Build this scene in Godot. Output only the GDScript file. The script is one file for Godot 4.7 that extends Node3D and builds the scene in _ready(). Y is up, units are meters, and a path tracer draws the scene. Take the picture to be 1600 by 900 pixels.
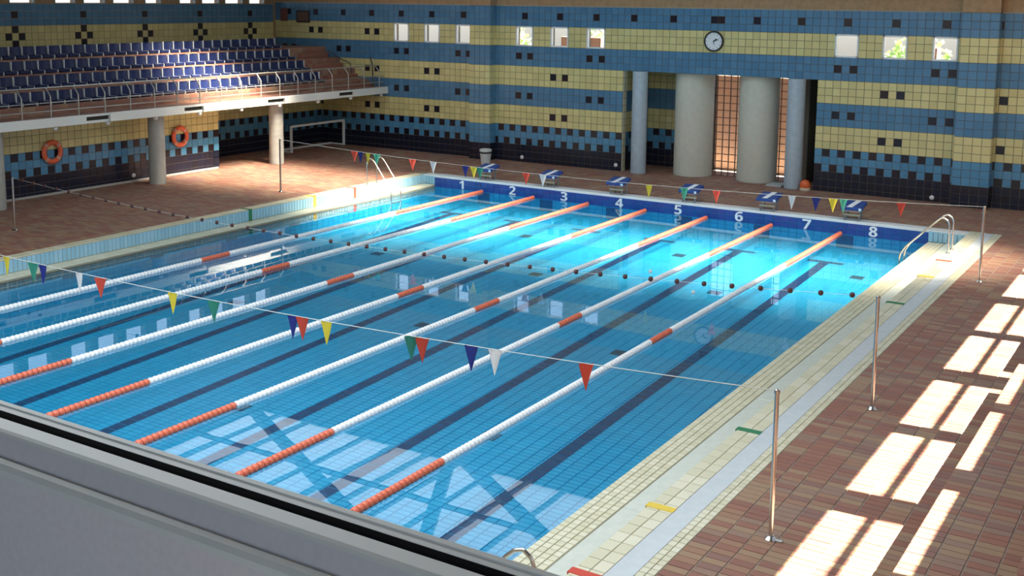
extends Node3D
# An indoor swimming hall seen from a gallery window. x runs along the far end of the pool, z towards the viewer, the water lies at y = 0.

const TX := 0.2567   # wall tile pitch along a wall
const TY := 0.254    # wall tile pitch upwards
const Y0 := 0.051    # where tile row 0 would start
const DECK := 0.4
const PX1 := 17.02   # pool: x 0..PX1, z 0..25
const EYE := Vector3(23.764, 6.664, 32.903)
const FOCAL := 1789.69

var cam_right: Vector3
var cam_up: Vector3
var cam_fwd: Vector3
var used := {}
var mats := {}
var tile_mesh := {}
var rng := RandomNumberGenerator.new()

# ------------------------------------------------------------------ mesh builder
class MB:
	var v := PackedVector3Array()
	var n := PackedVector3Array()
	var c := PackedColorArray()
	var ix := PackedInt32Array()

	func tri_quad(a: Vector3, b: Vector3, cc: Vector3, d: Vector3, col := Color.WHITE) -> void:
		# a b cc d counter-clockwise seen from outside
		var nn := (b - a).cross(cc - a)
		if nn.length_squared() < 1e-14:
			nn = (cc - a).cross(d - a)
		nn = nn.normalized()
		var k := v.size()
		v.append_array([a, b, cc, d])
		n.append_array([nn, nn, nn, nn])
		c.append_array([col, col, col, col])
		ix.append_array([k, k + 2, k + 1, k, k + 3, k + 2])

	func frustum(at: Vector3, ux: Vector3, uy: Vector3, nz: Vector3, w: float, h: float, t: float, inset: float, col: Color) -> void:
		var x := ux * w * 0.5
		var y := uy * h * 0.5
		var xi := ux * (w * 0.5 - inset)
		var yi := uy * (h * 0.5 - inset)
		var b := [at - x - y, at + x - y, at + x + y, at - x + y]
		var o := at + nz * t
		var q := [o - xi - yi, o + xi - yi, o + xi + yi, o - xi + yi]
		tri_quad(q[0], q[1], q[2], q[3], col)
		for i in 4:
			var j := (i + 1) % 4
			tri_quad(b[i], b[j], q[j], q[i], col)

	func box(lo: Vector3, hi: Vector3, col := Color.WHITE) -> void:
		var p := [Vector3(lo.x, lo.y, lo.z), Vector3(hi.x, lo.y, lo.z), Vector3(hi.x, hi.y, lo.z), Vector3(lo.x, hi.y, lo.z), Vector3(lo.x, lo.y, hi.z), Vector3(hi.x, lo.y, hi.z), Vector3(hi.x, hi.y, hi.z), Vector3(lo.x, hi.y, hi.z)]
		for f in [[4, 5, 6, 7], [1, 0, 3, 2], [5, 1, 2, 6], [0, 4, 7, 3], [7, 6, 2, 3], [0, 1, 5, 4]]:
			tri_quad(p[f[0]], p[f[1]], p[f[2]], p[f[3]], col)

	func cbox(lo: Vector3, hi: Vector3, r: float, col := Color.WHITE) -> void:
		# box with chamfered edges
		var s := [lo, hi]
		var pt := func(sx: int, sy: int, sz: int, axis: int) -> Vector3:
			var q := Vector3(s[sx].x, s[sy].y, s[sz].z)
			var inw := Vector3(r if sx == 0 else -r, r if sy == 0 else -r, r if sz == 0 else -r)
			if axis != 0: q.x += inw.x
			if axis != 1: q.y += inw.y
			if axis != 2: q.z += inw.z
			return q
		# faces
		tri_quad(pt.call(0, 0, 1, 2), pt.call(1, 0, 1, 2), pt.call(1, 1, 1, 2), pt.call(0, 1, 1, 2), col)
		tri_quad(pt.call(1, 0, 0, 2), pt.call(0, 0, 0, 2), pt.call(0, 1, 0, 2), pt.call(1, 1, 0, 2), col)
		tri_quad(pt.call(1, 0, 1, 0), pt.call(1, 0, 0, 0), pt.call(1, 1, 0, 0), pt.call(1, 1, 1, 0), col)
		tri_quad(pt.call(0, 0, 0, 0), pt.call(0, 0, 1, 0), pt.call(0, 1, 1, 0), pt.call(0, 1, 0, 0), col)
		tri_quad(pt.call(0, 1, 1, 1), pt.call(1, 1, 1, 1), pt.call(1, 1, 0, 1), pt.call(0, 1, 0, 1), col)
		tri_quad(pt.call(0, 0, 0, 1), pt.call(1, 0, 0, 1), pt.call(1, 0, 1, 1), pt.call(0, 0, 1, 1), col)
		# edges (either way round: both sides are drawn) and corners
		var mid := (lo + hi) * 0.5
		for e in [[0, 1, 2], [0, 2, 1], [1, 2, 0]]:
			for i in 2:
				for j in 2:
					var a := [0, 0, 0]
					a[e[0]] = i
					a[e[1]] = j
					var b := a.duplicate()
					b[e[2]] = 1
					out_quad(pt.call(a[0], a[1], a[2], e[0]), pt.call(b[0], b[1], b[2], e[0]), pt.call(b[0], b[1], b[2], e[1]), pt.call(a[0], a[1], a[2], e[1]), mid, col)
		for i in 2:
			for j in 2:
				for k in 2:
					var p0: Vector3 = pt.call(i, j, k, 0)
					var p1: Vector3 = pt.call(i, j, k, 1)
					var p2: Vector3 = pt.call(i, j, k, 2)
					out_quad(p0, p1, p2, p2, mid, col)

	func out_quad(a: Vector3, b: Vector3, cc: Vector3, d: Vector3, mid: Vector3, col := Color.WHITE) -> void:
		if (b - a).cross(cc - a).dot((a + cc) * 0.5 - mid) >= 0.0:
			tri_quad(a, b, cc, d, col)
		elif d == cc:
			tri_quad(a, cc, b, b, col)
		else:
			tri_quad(d, cc, b, a, col)

	func smooth_grid(pts: Array, nor: Array, rows: int, cols: int, col := Color.WHITE) -> void:
		# rows x cols points, quads between; nor are normals
		var k := v.size()
		for i in pts.size():
			v.append(pts[i])
			n.append(nor[i])
			c.append(col)
		for r in rows - 1:
			for q in cols - 1:
				var a := k + r * cols + q
				var b := a + 1
				var d := a + cols
				var e := d + 1
				var face: Vector3 = (v[b] - v[a]).cross(v[d] - v[a])
				if face.length_squared() < 1e-16:
					face = (v[e] - v[b]).cross(v[d] - v[b])
				if face.dot(n[a] + n[e]) >= 0.0:
					ix.append_array([a, d, b, b, d, e])
				else:
					ix.append_array([a, b, d, b, e, d])

	func tube(path: Array, r: float, sides := 8, col := Color.WHITE, caps := true) -> void:
		var pts := []
		var nor := []
		var up := Vector3.UP
		var m := path.size()
		var d0: Vector3 = (path[1] - path[0]).normalized()
		if absf(d0.dot(up)) > 0.9: up = Vector3.RIGHT
		var side := d0.cross(up).normalized()
		for i in m:
			var d: Vector3
			if i == 0: d = path[1] - path[0]
			elif i == m - 1: d = path[m - 1] - path[m - 2]
			else: d = (path[i + 1] - path[i]).normalized() + (path[i] - path[i - 1]).normalized()
			d = d.normalized()
			side = (side - d * side.dot(d)).normalized()
			var oth := d.cross(side)
			for s in sides + 1:
				var an := TAU * s / sides
				var nn := side * cos(an) + oth * sin(an)
				pts.append(path[i] + nn * r)
				nor.append(nn)
		smooth_grid(pts, nor, m, sides + 1, col)
		if caps:
			for e in [0, m - 1]:
				var cen: Vector3 = path[e]
				var dd: Vector3 = (path[0] - path[1]) if e == 0 else (path[m - 1] - path[m - 2])
				for s in sides:
					out_quad(cen, pts[e * (sides + 1) + s], pts[e * (sides + 1) + s + 1], pts[e * (sides + 1) + s + 1], cen - dd, col)

	func lathe(profile: Array, xf: Transform3D, sides := 20, col := Color.WHITE) -> void:
		# profile: Vector2(radius, height); turned about xf's y axis
		for i in profile.size() - 1:
			var a: Vector2 = profile[i]
			var b: Vector2 = profile[i + 1]
			if a.is_equal_approx(b): continue
			var t := (b - a).normalized()
			var pts := []
			var nor := []
			for q in [a, b]:
				for s in sides + 1:
					var an := TAU * s / sides
					pts.append(xf * Vector3(q.x * cos(an), q.y, q.x * sin(an)))
					nor.append((xf.basis * Vector3(t.y * cos(an), -t.x, t.y * sin(an))).normalized())
			smooth_grid(pts, nor, 2, sides + 1, col)

	func mesh() -> ArrayMesh:
		var a := []
		a.resize(Mesh.ARRAY_MAX)
		a[Mesh.ARRAY_VERTEX] = v
		a[Mesh.ARRAY_NORMAL] = n
		a[Mesh.ARRAY_COLOR] = c
		a[Mesh.ARRAY_INDEX] = ix
		var m := ArrayMesh.new()
		m.add_surface_from_arrays(Mesh.PRIMITIVE_TRIANGLES, a)
		return m

# ------------------------------------------------------------------ materials and naming
func lin(r: float, g: float, b: float) -> Color:
	return Color(r, g, b).linear_to_srgb()

func mat(key: String, col: Color, rough := 0.6, metal := 0.0, spec := 0.5) -> StandardMaterial3D:
	if mats.has(key): return mats[key]
	var m := StandardMaterial3D.new()
	m.resource_name = key
	m.albedo_color = col
	m.roughness = rough
	m.metallic = metal
	m.metallic_specular = spec
	mats[key] = m
	return m

func vmat(key: String, rough: float, spec := 0.5) -> StandardMaterial3D:
	var m := mat(key, Color.WHITE, rough, 0.0, spec)
	m.vertex_color_use_as_albedo = true
	return m

func grain(m: StandardMaterial3D, freq: float, lo: Color, hi: Color, size := 256, scale := 1.0, octaves := 4) -> void:
	# a mottled colour, laid on in world space
	var f := FastNoiseLite.new()
	f.seed = 7
	f.frequency = freq
	f.fractal_octaves = octaves
	var t := NoiseTexture2D.new()
	t.noise = f
	t.width = size
	t.height = size
	t.seamless = true
	var g := Gradient.new()
	g.set_color(0, lo)
	g.set_color(1, hi)
	t.color_ramp = g
	m.albedo_texture = t
	m.uv1_triplanar = true
	m.uv1_world_triplanar = true
	m.uv1_scale = Vector3.ONE * scale

func ordinal(n: int) -> String:
	var ones := ["first", "second", "third", "fourth", "fifth", "sixth", "seventh", "eighth", "ninth", "tenth", "eleventh", "twelfth", "thirteenth", "fourteenth", "fifteenth", "sixteenth", "seventeenth", "eighteenth", "nineteenth", "twentieth"]
	if n <= 20: return ones[n - 1]
	if n == 30: return "thirtieth"
	return ("twenty-" if n < 30 else "thirty-") + ones[n % 10 - 1]

func numbered(called: String) -> String:
	var k: int = used.get(called, 0)
	used[called] = k + 1
	return called if k == 0 else "%s_%03d" % [called, k]

func tag(o: Node, label: String, category: String, group := "", kind := "") -> void:
	if label: o.set_meta("label", label)
	if category: o.set_meta("category", category)
	if group: o.set_meta("group", group)
	if kind: o.set_meta("kind", kind)

func thing(called: String, label: String, category: String, at := Vector3.ZERO, turn := 0.0, group := "", kind := "") -> Node3D:
	var o := Node3D.new()
	o.name = numbered(called)
	add_child(o)
	o.position = at
	o.rotation.y = turn
	tag(o, label, category, group, kind)
	return o

func part(called: String, mesh: Mesh, m: Material, parent: Node, at := Transform3D.IDENTITY, kind := "") -> MeshInstance3D:
	var o := MeshInstance3D.new()
	o.name = called
	o.mesh = mesh
	o.material_override = m
	o.transform = at
	o.cast_shadow = GeometryInstance3D.SHADOW_CASTING_SETTING_ON
	parent.add_child(o, true)
	if kind: o.set_meta("kind", kind)
	return o

func single(called: String, mesh: Mesh, m: Material, label: String, category: String, kind := "", group := "") -> MeshInstance3D:
	var o := part(numbered(called), mesh, m, self)
	tag(o, label, category, group, kind)
	return o

func copy(o: Node3D, base: String, label: String) -> Node3D:
	var r: Node3D = o.duplicate()
	r.name = numbered(base)
	add_child(r)
	r.set_meta("label", label)
	return r

func pixel(p: Vector3) -> Vector2:
	var d := p - EYE
	var z := d.dot(cam_fwd)
	if z < 0.1: return Vector2(-1e6, -1e6)
	return Vector2(800.98 + FOCAL * d.dot(cam_right) / z, 257.75 - FOCAL * d.dot(cam_up) / z)

func in_frame(p: Vector3) -> bool:
	var q := pixel(p)
	return q.x > -5 and q.x < 1605 and q.y > -5 and q.y < 905

# ------------------------------------------------------------------ tiles
# linear base colours of the ceramic tiles: three firings of each
var GLAZE := {
	"yellow": [Color(0.62, 0.55, 0.25), Color(0.58, 0.515, 0.235), Color(0.65, 0.58, 0.27)],
	"blue": [Color(0.075, 0.20, 0.335), Color(0.068, 0.187, 0.317), Color(0.083, 0.212, 0.35)],
	"sky": [Color(0.075, 0.25, 0.42), Color(0.07, 0.235, 0.40), Color(0.085, 0.265, 0.43)],
	"dark": [Color(0.014, 0.011, 0.018), Color(0.02, 0.012, 0.016), Color(0.011, 0.011, 0.022)],
	"navy": [Color(0.010, 0.012, 0.03), Color(0.013, 0.012, 0.024), Color(0.008, 0.012, 0.034)],
	"cream": [Color(0.70, 0.66, 0.47), Color(0.66, 0.62, 0.43), Color(0.74, 0.70, 0.52)],
	"pool": [Color(0.024, 0.385, 0.645), Color(0.022, 0.37, 0.625), Color(0.026, 0.40, 0.665)],
	"royal": [Color(0.012, 0.055, 0.30), Color(0.011, 0.05, 0.28), Color(0.014, 0.06, 0.32)],
	"pale": [Color(0.30, 0.55, 0.70), Color(0.28, 0.52, 0.67), Color(0.33, 0.58, 0.73)],
	"white": [Color(0.78, 0.79, 0.78), Color(0.75, 0.76, 0.75), Color(0.80, 0.81, 0.80)],
	"line": [Color(0.012, 0.03, 0.10), Color(0.012, 0.027, 0.09), Color(0.012, 0.033, 0.11)],
}

func glaze_mat(kind: String, i: int) -> StandardMaterial3D:
	var c: Color = GLAZE[kind][i]
	return mat("tile_%s_%d" % [kind, i], c.linear_to_srgb(), 0.28)

# cells: array of [centre, width, height, kind]; the `most` that show largest become parts of their own, the rest one joined part
func lay_tiles(parent: Node, cells: Array, ux: Vector3, uy: Vector3, nz: Vector3, joint: float, thick: float, most: int, called := "tile") -> void:
	var order := []
	for i in cells.size():
		var p: Vector3 = cells[i][0]
		if most > 0 and in_frame(p) and nz.dot(EYE - p) > 0.0:
			order.append([p.distance_squared_to(EYE) / maxf(0.05, nz.dot((EYE - p).normalized())), i])
	order.sort_custom(func(a, b): return a[0] < b[0])
	var own := {}
	for k in mini(most, order.size()):
		own[order[k][1]] = true
	var rest := MB.new()
	var basis := Basis(ux, uy, nz)
	for i in cells.size():
		var cell: Array = cells[i]
		var w: float = cell[1] - joint
		var h: float = cell[2] - joint
		var variant := rng.randi_range(0, 2)
		if own.has(i):
			var key := "%.3f %.3f %.3f" % [w, h, thick]
			if not tile_mesh.has(key):
				var b := MB.new()
				b.frustum(Vector3.ZERO, Vector3.RIGHT, Vector3.UP, Vector3.BACK, w, h, thick, minf(0.004, thick * 0.5), Color.WHITE)
				tile_mesh[key] = b.mesh()
			part(called, tile_mesh[key], glaze_mat(cell[3], variant), parent, Transform3D(basis, cell[0]))
		else:
			rest.frustum(cell[0], ux, uy, nz, w, h, thick, minf(0.004, thick * 0.5), GLAZE[cell[3]][variant])
	if rest.v.size():
		part(called + "_field", rest.mesh(), vmat("tile_joined", 0.28), parent, Transform3D.IDENTITY, "stuff")

# the pattern of the hall's walls. col counts tiles from a window axis (k = 0), row counts upwards
func wall_kind(col: int, row: int, side: String, x: float) -> String:
	if row >= 22:
		if row == 23 and posmod(col, 6) == 0: return "dark"
		if side == "back" and row == 23 and col == -17: return "dark"
		return "blue"
	if row < 4: return "navy"
	if row < 7:
		if row == 6 and posmod(col, 2) == 0: return "dark"
		if row == 4 and posmod(col, 2) == 1: return "dark"
		return "sky"
	var k := roundi(col / 6.0)
	var off := col - 6 * k
	var pair := absi(off) == 1 and not (side == "back" and x > -1.4 and x < 0.3)
	var even := posmod(k, 2) == 0
	var open_span := side == "back" and x > 4.6 and x < 12.4
	if row >= 19:
		if row == 20 and pair and not even and side == "back" and x < -5.6: return "dark"
		return "yellow"
	if row >= 16: return "dark" if row == 17 and pair and even and not open_span else "blue"
	if row >= 13: return "dark" if row == 14 and pair and not even else "yellow"
	if row >= 10: return "dark" if row == 11 and pair and even else "blue"
	return "dark" if row == 8 and pair and not even else "yellow"

func wall_slab(mb: MB, lo: Vector2, hi: Vector2, holes: Array, put: Callable) -> void:
	# a flat slab with rectangular holes, cut into blocks; put.call(mb, lo, hi) adds one block
	var xs := [lo.x, hi.x]
	var ys := [lo.y, hi.y]
	for h: Rect2 in holes:
		for q in [h.position.x, h.end.x]: xs.append(clampf(q, lo.x, hi.x))
		for q in [h.position.y, h.end.y]: ys.append(clampf(q, lo.y, hi.y))
	xs.sort()
	ys.sort()
	for i in xs.size() - 1:
		for j in ys.size() - 1:
			if xs[i + 1] - xs[i] < 1e-4 or ys[j + 1] - ys[j] < 1e-4: continue
			var mid := Vector2(xs[i] + xs[i + 1], ys[j] + ys[j + 1]) * 0.5
			var hit := false
			for h: Rect2 in holes:
				if h.has_point(mid): hit = true
			if not hit: put.call(mb, Vector2(xs[i], ys[j]), Vector2(xs[i + 1], ys[j + 1]))

func digit_mesh(text: String, size: float, depth: float) -> TextMesh:
	var t := TextMesh.new()
	var f := SystemFont.new()
	f.font_names = PackedStringArray(["Droid Sans"])
	f.font_weight = 700
	t.font = f
	t.text = text
	t.font_size = 64
	t.pixel_size = size / 46.0
	t.depth = depth
	return t

func _ready() -> void:
	rng.seed = 20
	setup_view()
	build_shell()
	build_far_wall()
	build_left_side()
	build_right_side()
	build_near_side()
	build_deck()
	build_tiers()
	build_pool()
	build_stand()
	build_pool_gear()
	build_deck_gear()
	build_outside()

# ------------------------------------------------------------------ camera, sky, sun, large lights, exposure
func setup_view() -> void:
	var yaw := -0.557
	var pit := 0.144
	var rol := 0.011
	cam_fwd = Vector3(sin(yaw) * cos(pit), -sin(pit), -cos(yaw) * cos(pit))
	var r := cam_fwd.cross(Vector3.UP).normalized()
	var u := r.cross(cam_fwd)
	cam_right = r * cos(rol) + u * sin(rol)
	cam_up = u * cos(rol) - r * sin(rol)
	var cam := Camera3D.new()
	cam.name = "camera"
	cam.projection = Camera3D.PROJECTION_FRUSTUM
	cam.near = 0.05
	cam.far = 400.0
	cam.size = cam.near * 900.0 / FOCAL
	cam.frustum_offset = Vector2((800.0 - 800.98) / FOCAL * cam.near, -(450.0 - 257.75) / FOCAL * cam.near)
	cam.transform = Transform3D(Basis(cam_right, cam_up, -cam_fwd), EYE)
	add_child(cam)
	cam.current = true

	var env := Environment.new()
	env.background_mode = Environment.BG_SKY
	var sky := Sky.new()
	var sm := ProceduralSkyMaterial.new()
	sm.sky_top_color = Color(0.50, 0.66, 0.86)
	sm.sky_horizon_color = Color(0.90, 0.93, 0.95)
	sm.ground_bottom_color = Color(0.45, 0.43, 0.40)
	sm.ground_horizon_color = Color(0.75, 0.75, 0.72)
	sm.sky_curve = 0.2
	sm.sun_angle_max = 1.0
	sm.sky_energy_multiplier = 1.0
	sky.sky_material = sm
	env.sky = sky
	env.background_energy_multiplier = 2.0
	env.tonemap_mode = Environment.TONE_MAPPER_LINEAR
	env.tonemap_exposure = 1.2
	env.sdfgi_enabled = true
	env.ssao_enabled = true
	env.ssil_enabled = true
	var we := WorldEnvironment.new()
	we.name = "environment"
	we.environment = env
	add_child(we)

	var sun := DirectionalLight3D.new()
	sun.name = "sun"
	sun.light_color = Color(1.0, 0.95, 0.87)
	sun.light_energy = 15.0
	sun.light_angular_distance = 0.55
	sun.shadow_enabled = true
	add_child(sun)
	sun.look_at_from_position(Vector3.ZERO, Vector3(-0.6, -0.8, 0.052), Vector3.BACK)

	# daylight that the translucent rooflight scatters into the hall
	var a := AreaLight3D.new()
	a.name = "rooflight_daylight"
	a.area_size = Vector2(32.6, 6.1)
	a.area_normalize_energy = false
	a.light_energy = 0.5
	a.light_color = Color(0.93, 0.97, 1.0)
	a.shadow_enabled = true
	a.area_range = 60.0
	a.position = Vector3(7.87, 10.0, 3.45)
	a.rotation = Vector3(-PI / 2, 0, 0)
	add_child(a)
	# the translucent sheets throw part of the sun on, softened, in the sun's own direction
	for i in 12:
		var b := SpotLight3D.new()
		b.name = "rooflight_sunbeam_%d" % i
		b.position = Vector3(-4.5 + 2.6 * i, 9.3, 3.0)
		b.spot_angle = 18.0
		b.spot_angle_attenuation = 1.0
		b.spot_range = 40.0
		b.spot_attenuation = 2.0
		b.light_size = 0.8
		b.light_energy = 340.0
		b.light_color = Color(1.0, 0.95, 0.87)
		b.shadow_enabled = true
		add_child(b)
		b.look_at_from_position(b.position, b.position + Vector3(-0.6, -0.8, 0.052), Vector3.BACK)
	# fill light from an added, unseen opal rooflight over the near half
	var a2: AreaLight3D = a.duplicate()
	a2.name = "added_rooflight_fill"
	a2.area_size = Vector2(15.3, 12.0)
	a2.light_energy = 0.95
	a2.position = Vector3(10.25, 10.0, 23.0)
	add_child(a2)

# ------------------------------------------------------------------ shell
func build_shell() -> void:
	# ceiling with the long rooflight
	var plaster := mat("ceiling_paint", lin(0.13, 0.12, 0.11), 0.9)
	var t := thing("ceiling", "brown ceiling slab with one long rooflight over the pool", "ceiling", Vector3.ZERO, 0.0, "", "structure")
	var mb := MB.new()
	wall_slab(mb, Vector2(-12.6, -9.0), Vector2(25.2, 37.0), [Rect2(-8.65, 0.35, 33.05, 6.2), Rect2(2.5, 16.9, 15.5, 12.2)], func(b, lo, hi): b.box(Vector3(lo.x, 10.06, lo.y), Vector3(hi.x, 10.36, hi.y)))
	part("slab", mb.mesh(), plaster, t)
	mb = MB.new()
	mb.box(Vector3(-12.1, 7.4, -4.75), Vector3(-8.75, 7.6, 31.0))  # unseen soffit, added to keep rooflight glow off the stand
	mb.box(Vector3(-8.95, 7.6, -4.75), Vector3(-8.75, 10.06, 31.0))
	single("ceiling_low_added", mb.mesh(), plaster, "unseen lower brown ceiling added to shade the back of the stand", "ceiling", "structure")
	var steel := mat("steel_blue_grey", lin(0.16, 0.20, 0.24), 0.5)
	# rooflight: translucent panels between thin purlins, braced by diagonal beams
	var pane := StandardMaterial3D.new()
	pane.resource_name = "rooflight_sheet"
	pane.transparency = BaseMaterial3D.TRANSPARENCY_ALPHA
	pane.albedo_color = Color(0.92, 0.96, 1.0, 0.985)
	pane.roughness = 0.2
	pane.emission_enabled = true
	pane.emission = Color(0.86, 0.94, 1.0)
	pane.emission_energy_multiplier = 0.1
	var w := thing("rooflight_window", "long rooflight of translucent sheets crossed by diagonal beams", "rooflight", Vector3.ZERO, 0.0, "", "structure")
	var x := -8.65
	while x < 24.3:
		var x2 := minf(x + 1.45, 24.4)
		var q := MB.new()
		q.tri_quad(Vector3(x, 10.2, 0.3), Vector3(x2, 10.2, 0.3), Vector3(x2, 10.2, 6.6), Vector3(x, 10.2, 6.6))
		part("sheet", q.mesh(), pane, w)
		q = MB.new()
		q.box(Vector3(x - 0.05, 9.8, 0.35), Vector3(x + 0.05, 9.95, 6.55))
		part("purlin", q.mesh(), steel, w)
		x = x2
	var opal := mat("added_opal_sheet", Color(0.94, 0.96, 0.97), 0.6)  # glowing sheets of an added rooflight, out of view, brightening the near pool
	opal.emission_enabled = true
	opal.emission = Color(0.9, 0.96, 1.0)
	opal.emission_energy_multiplier = 0.5
	var w2 := thing("added_rooflight_window", "added unseen rooflight of opal sheets that brightens the near half of the hall", "rooflight", Vector3.ZERO, 0.0, "", "structure")
	x = 2.5
	while x < 17.9:
		var x2 := minf(x + 2.6, 18.0)
		var q := MB.new()
		q.box(Vector3(x, 10.18, 16.85), Vector3(x2, 10.22, 29.15))
		part("sheet", q.mesh(), opal, w2)
		q = MB.new()
		q.box(Vector3(x - 0.05, 10.06, 16.9), Vector3(x + 0.05, 10.3, 29.1))
		part("purlin", q.mesh(), steel, w2)
		x = x2
	var ch := MB.new()
	ch.box(Vector3(-8.65, 9.7, 3.85), Vector3(24.4, 9.82, 4.0))
	part("chord", ch.mesh(), steel, w)
	for d in [[Vector3(-9.2, 9.6, 0.7), Vector3(1.6, 9.6, 6.6)], [Vector3(1.2, 9.6, 0.5), Vector3(10.6, 9.6, 6.6)], [Vector3(1.2, 9.6, 0.5), Vector3(4.4, 9.6, 6.6)], [Vector3(11.4, 9.6, 0.5), Vector3(20.8, 9.6, 6.6)], [Vector3(11.4, 9.6, 0.5), Vector3(14.6, 9.6, 6.6)]]:
		var q := MB.new()
		var dir: Vector3 = (d[1] - d[0]).normalized()
		var side := dir.cross(Vector3.UP) * 0.2
		for s in [[0.0, -0.24]]:
			var a0: Vector3 = d[0] - side
			var a1: Vector3 = d[1] - side
			var b0: Vector3 = d[0] + side
			var b1: Vector3 = d[1] + side
			var dn := Vector3(0, s[1], 0)
			var mid: Vector3 = (a0 + b1) * 0.5 + dn * 0.5
			q.out_quad(a0, a1, b1, b0, mid)
			q.out_quad(a0 + dn, a1 + dn, b1 + dn, b0 + dn, mid)
			q.out_quad(a0, a1, a1 + dn, a0 + dn, mid)
			q.out_quad(b0, b1, b1 + dn, b0 + dn, mid)
			q.out_quad(a0, b0, b0 + dn, a0 + dn, mid)
			q.out_quad(a1, b1, b1 + dn, a1 + dn, mid)
		part("diagonal_beam", q.mesh(), steel, w)

func glass() -> StandardMaterial3D:
	if mats.has("window_glass"): return mats["window_glass"]
	var m := StandardMaterial3D.new()
	m.resource_name = "window_glass"
	m.transparency = BaseMaterial3D.TRANSPARENCY_ALPHA
	m.albedo_color = Color(0.9, 0.95, 0.95, 0.08)
	m.roughness = 0.05
	mats["window_glass"] = m
	return m

var window_count := 0
# a framed window in a wall: at = centre, ux along the wall, nz into the hall
func add_window(at: Vector3, ux: Vector3, nz: Vector3, w: float, h: float, bar: float, label: String, group := "", transom := 0.0, gl: Material = null, fm: Material = null, deep := 0.09, half := 0.085) -> void:
	window_count += 1
	var t := thing("window_%d" % window_count, label, "window", at, 0.0, group, "structure")
	var white: Material = fm if fm else mat("white_frame", lin(0.72, 0.74, 0.74), 0.4)
	var b := MB.new()
	var uy := Vector3.UP
	var put := func(to: MB, u0: float, v0: float, u1: float, v1: float, d0: float, d1: float):
		var p := ux * u0 + uy * v0 + nz * d0
		var q := ux * u1 + uy * v1 + nz * d1
		to.box(p.min(q), p.max(q))
	put.call(b, -w / 2, -h / 2, -w / 2 + bar, h / 2, -deep, deep / 3.0)
	put.call(b, w / 2 - bar, -h / 2, w / 2, h / 2, -deep, deep / 3.0)
	put.call(b, -w / 2, -h / 2, w / 2, -h / 2 + bar, -deep, deep / 3.0)
	put.call(b, -w / 2, h / 2 - bar, w / 2, h / 2, -deep, deep / 3.0)
	part("window_frame", b.mesh(), white, t)
	var splits := [-h / 2 + bar, h / 2 - bar]
	if transom != 0.0:
		b = MB.new()
		put.call(b, -w / 2, transom - half, w / 2, transom + half, -deep, deep / 3.0)
		part("transom", b.mesh(), white, t)
		splits = [-h / 2 + bar, transom - half, transom + half, h / 2 - bar]
	for i in range(0, splits.size(), 2):
		var g := MB.new()
		var x0 := ux * (-w / 2 + bar)
		var x1 := ux * (w / 2 - bar)
		var dz := nz * -0.03
		g.tri_quad(x0 + uy * splits[i] + dz, x1 + uy * splits[i] + dz, x1 + uy * splits[i + 1] + dz, x0 + uy * splits[i + 1] + dz)
		part("pane", g.mesh(), gl if gl else glass(), t)

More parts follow.
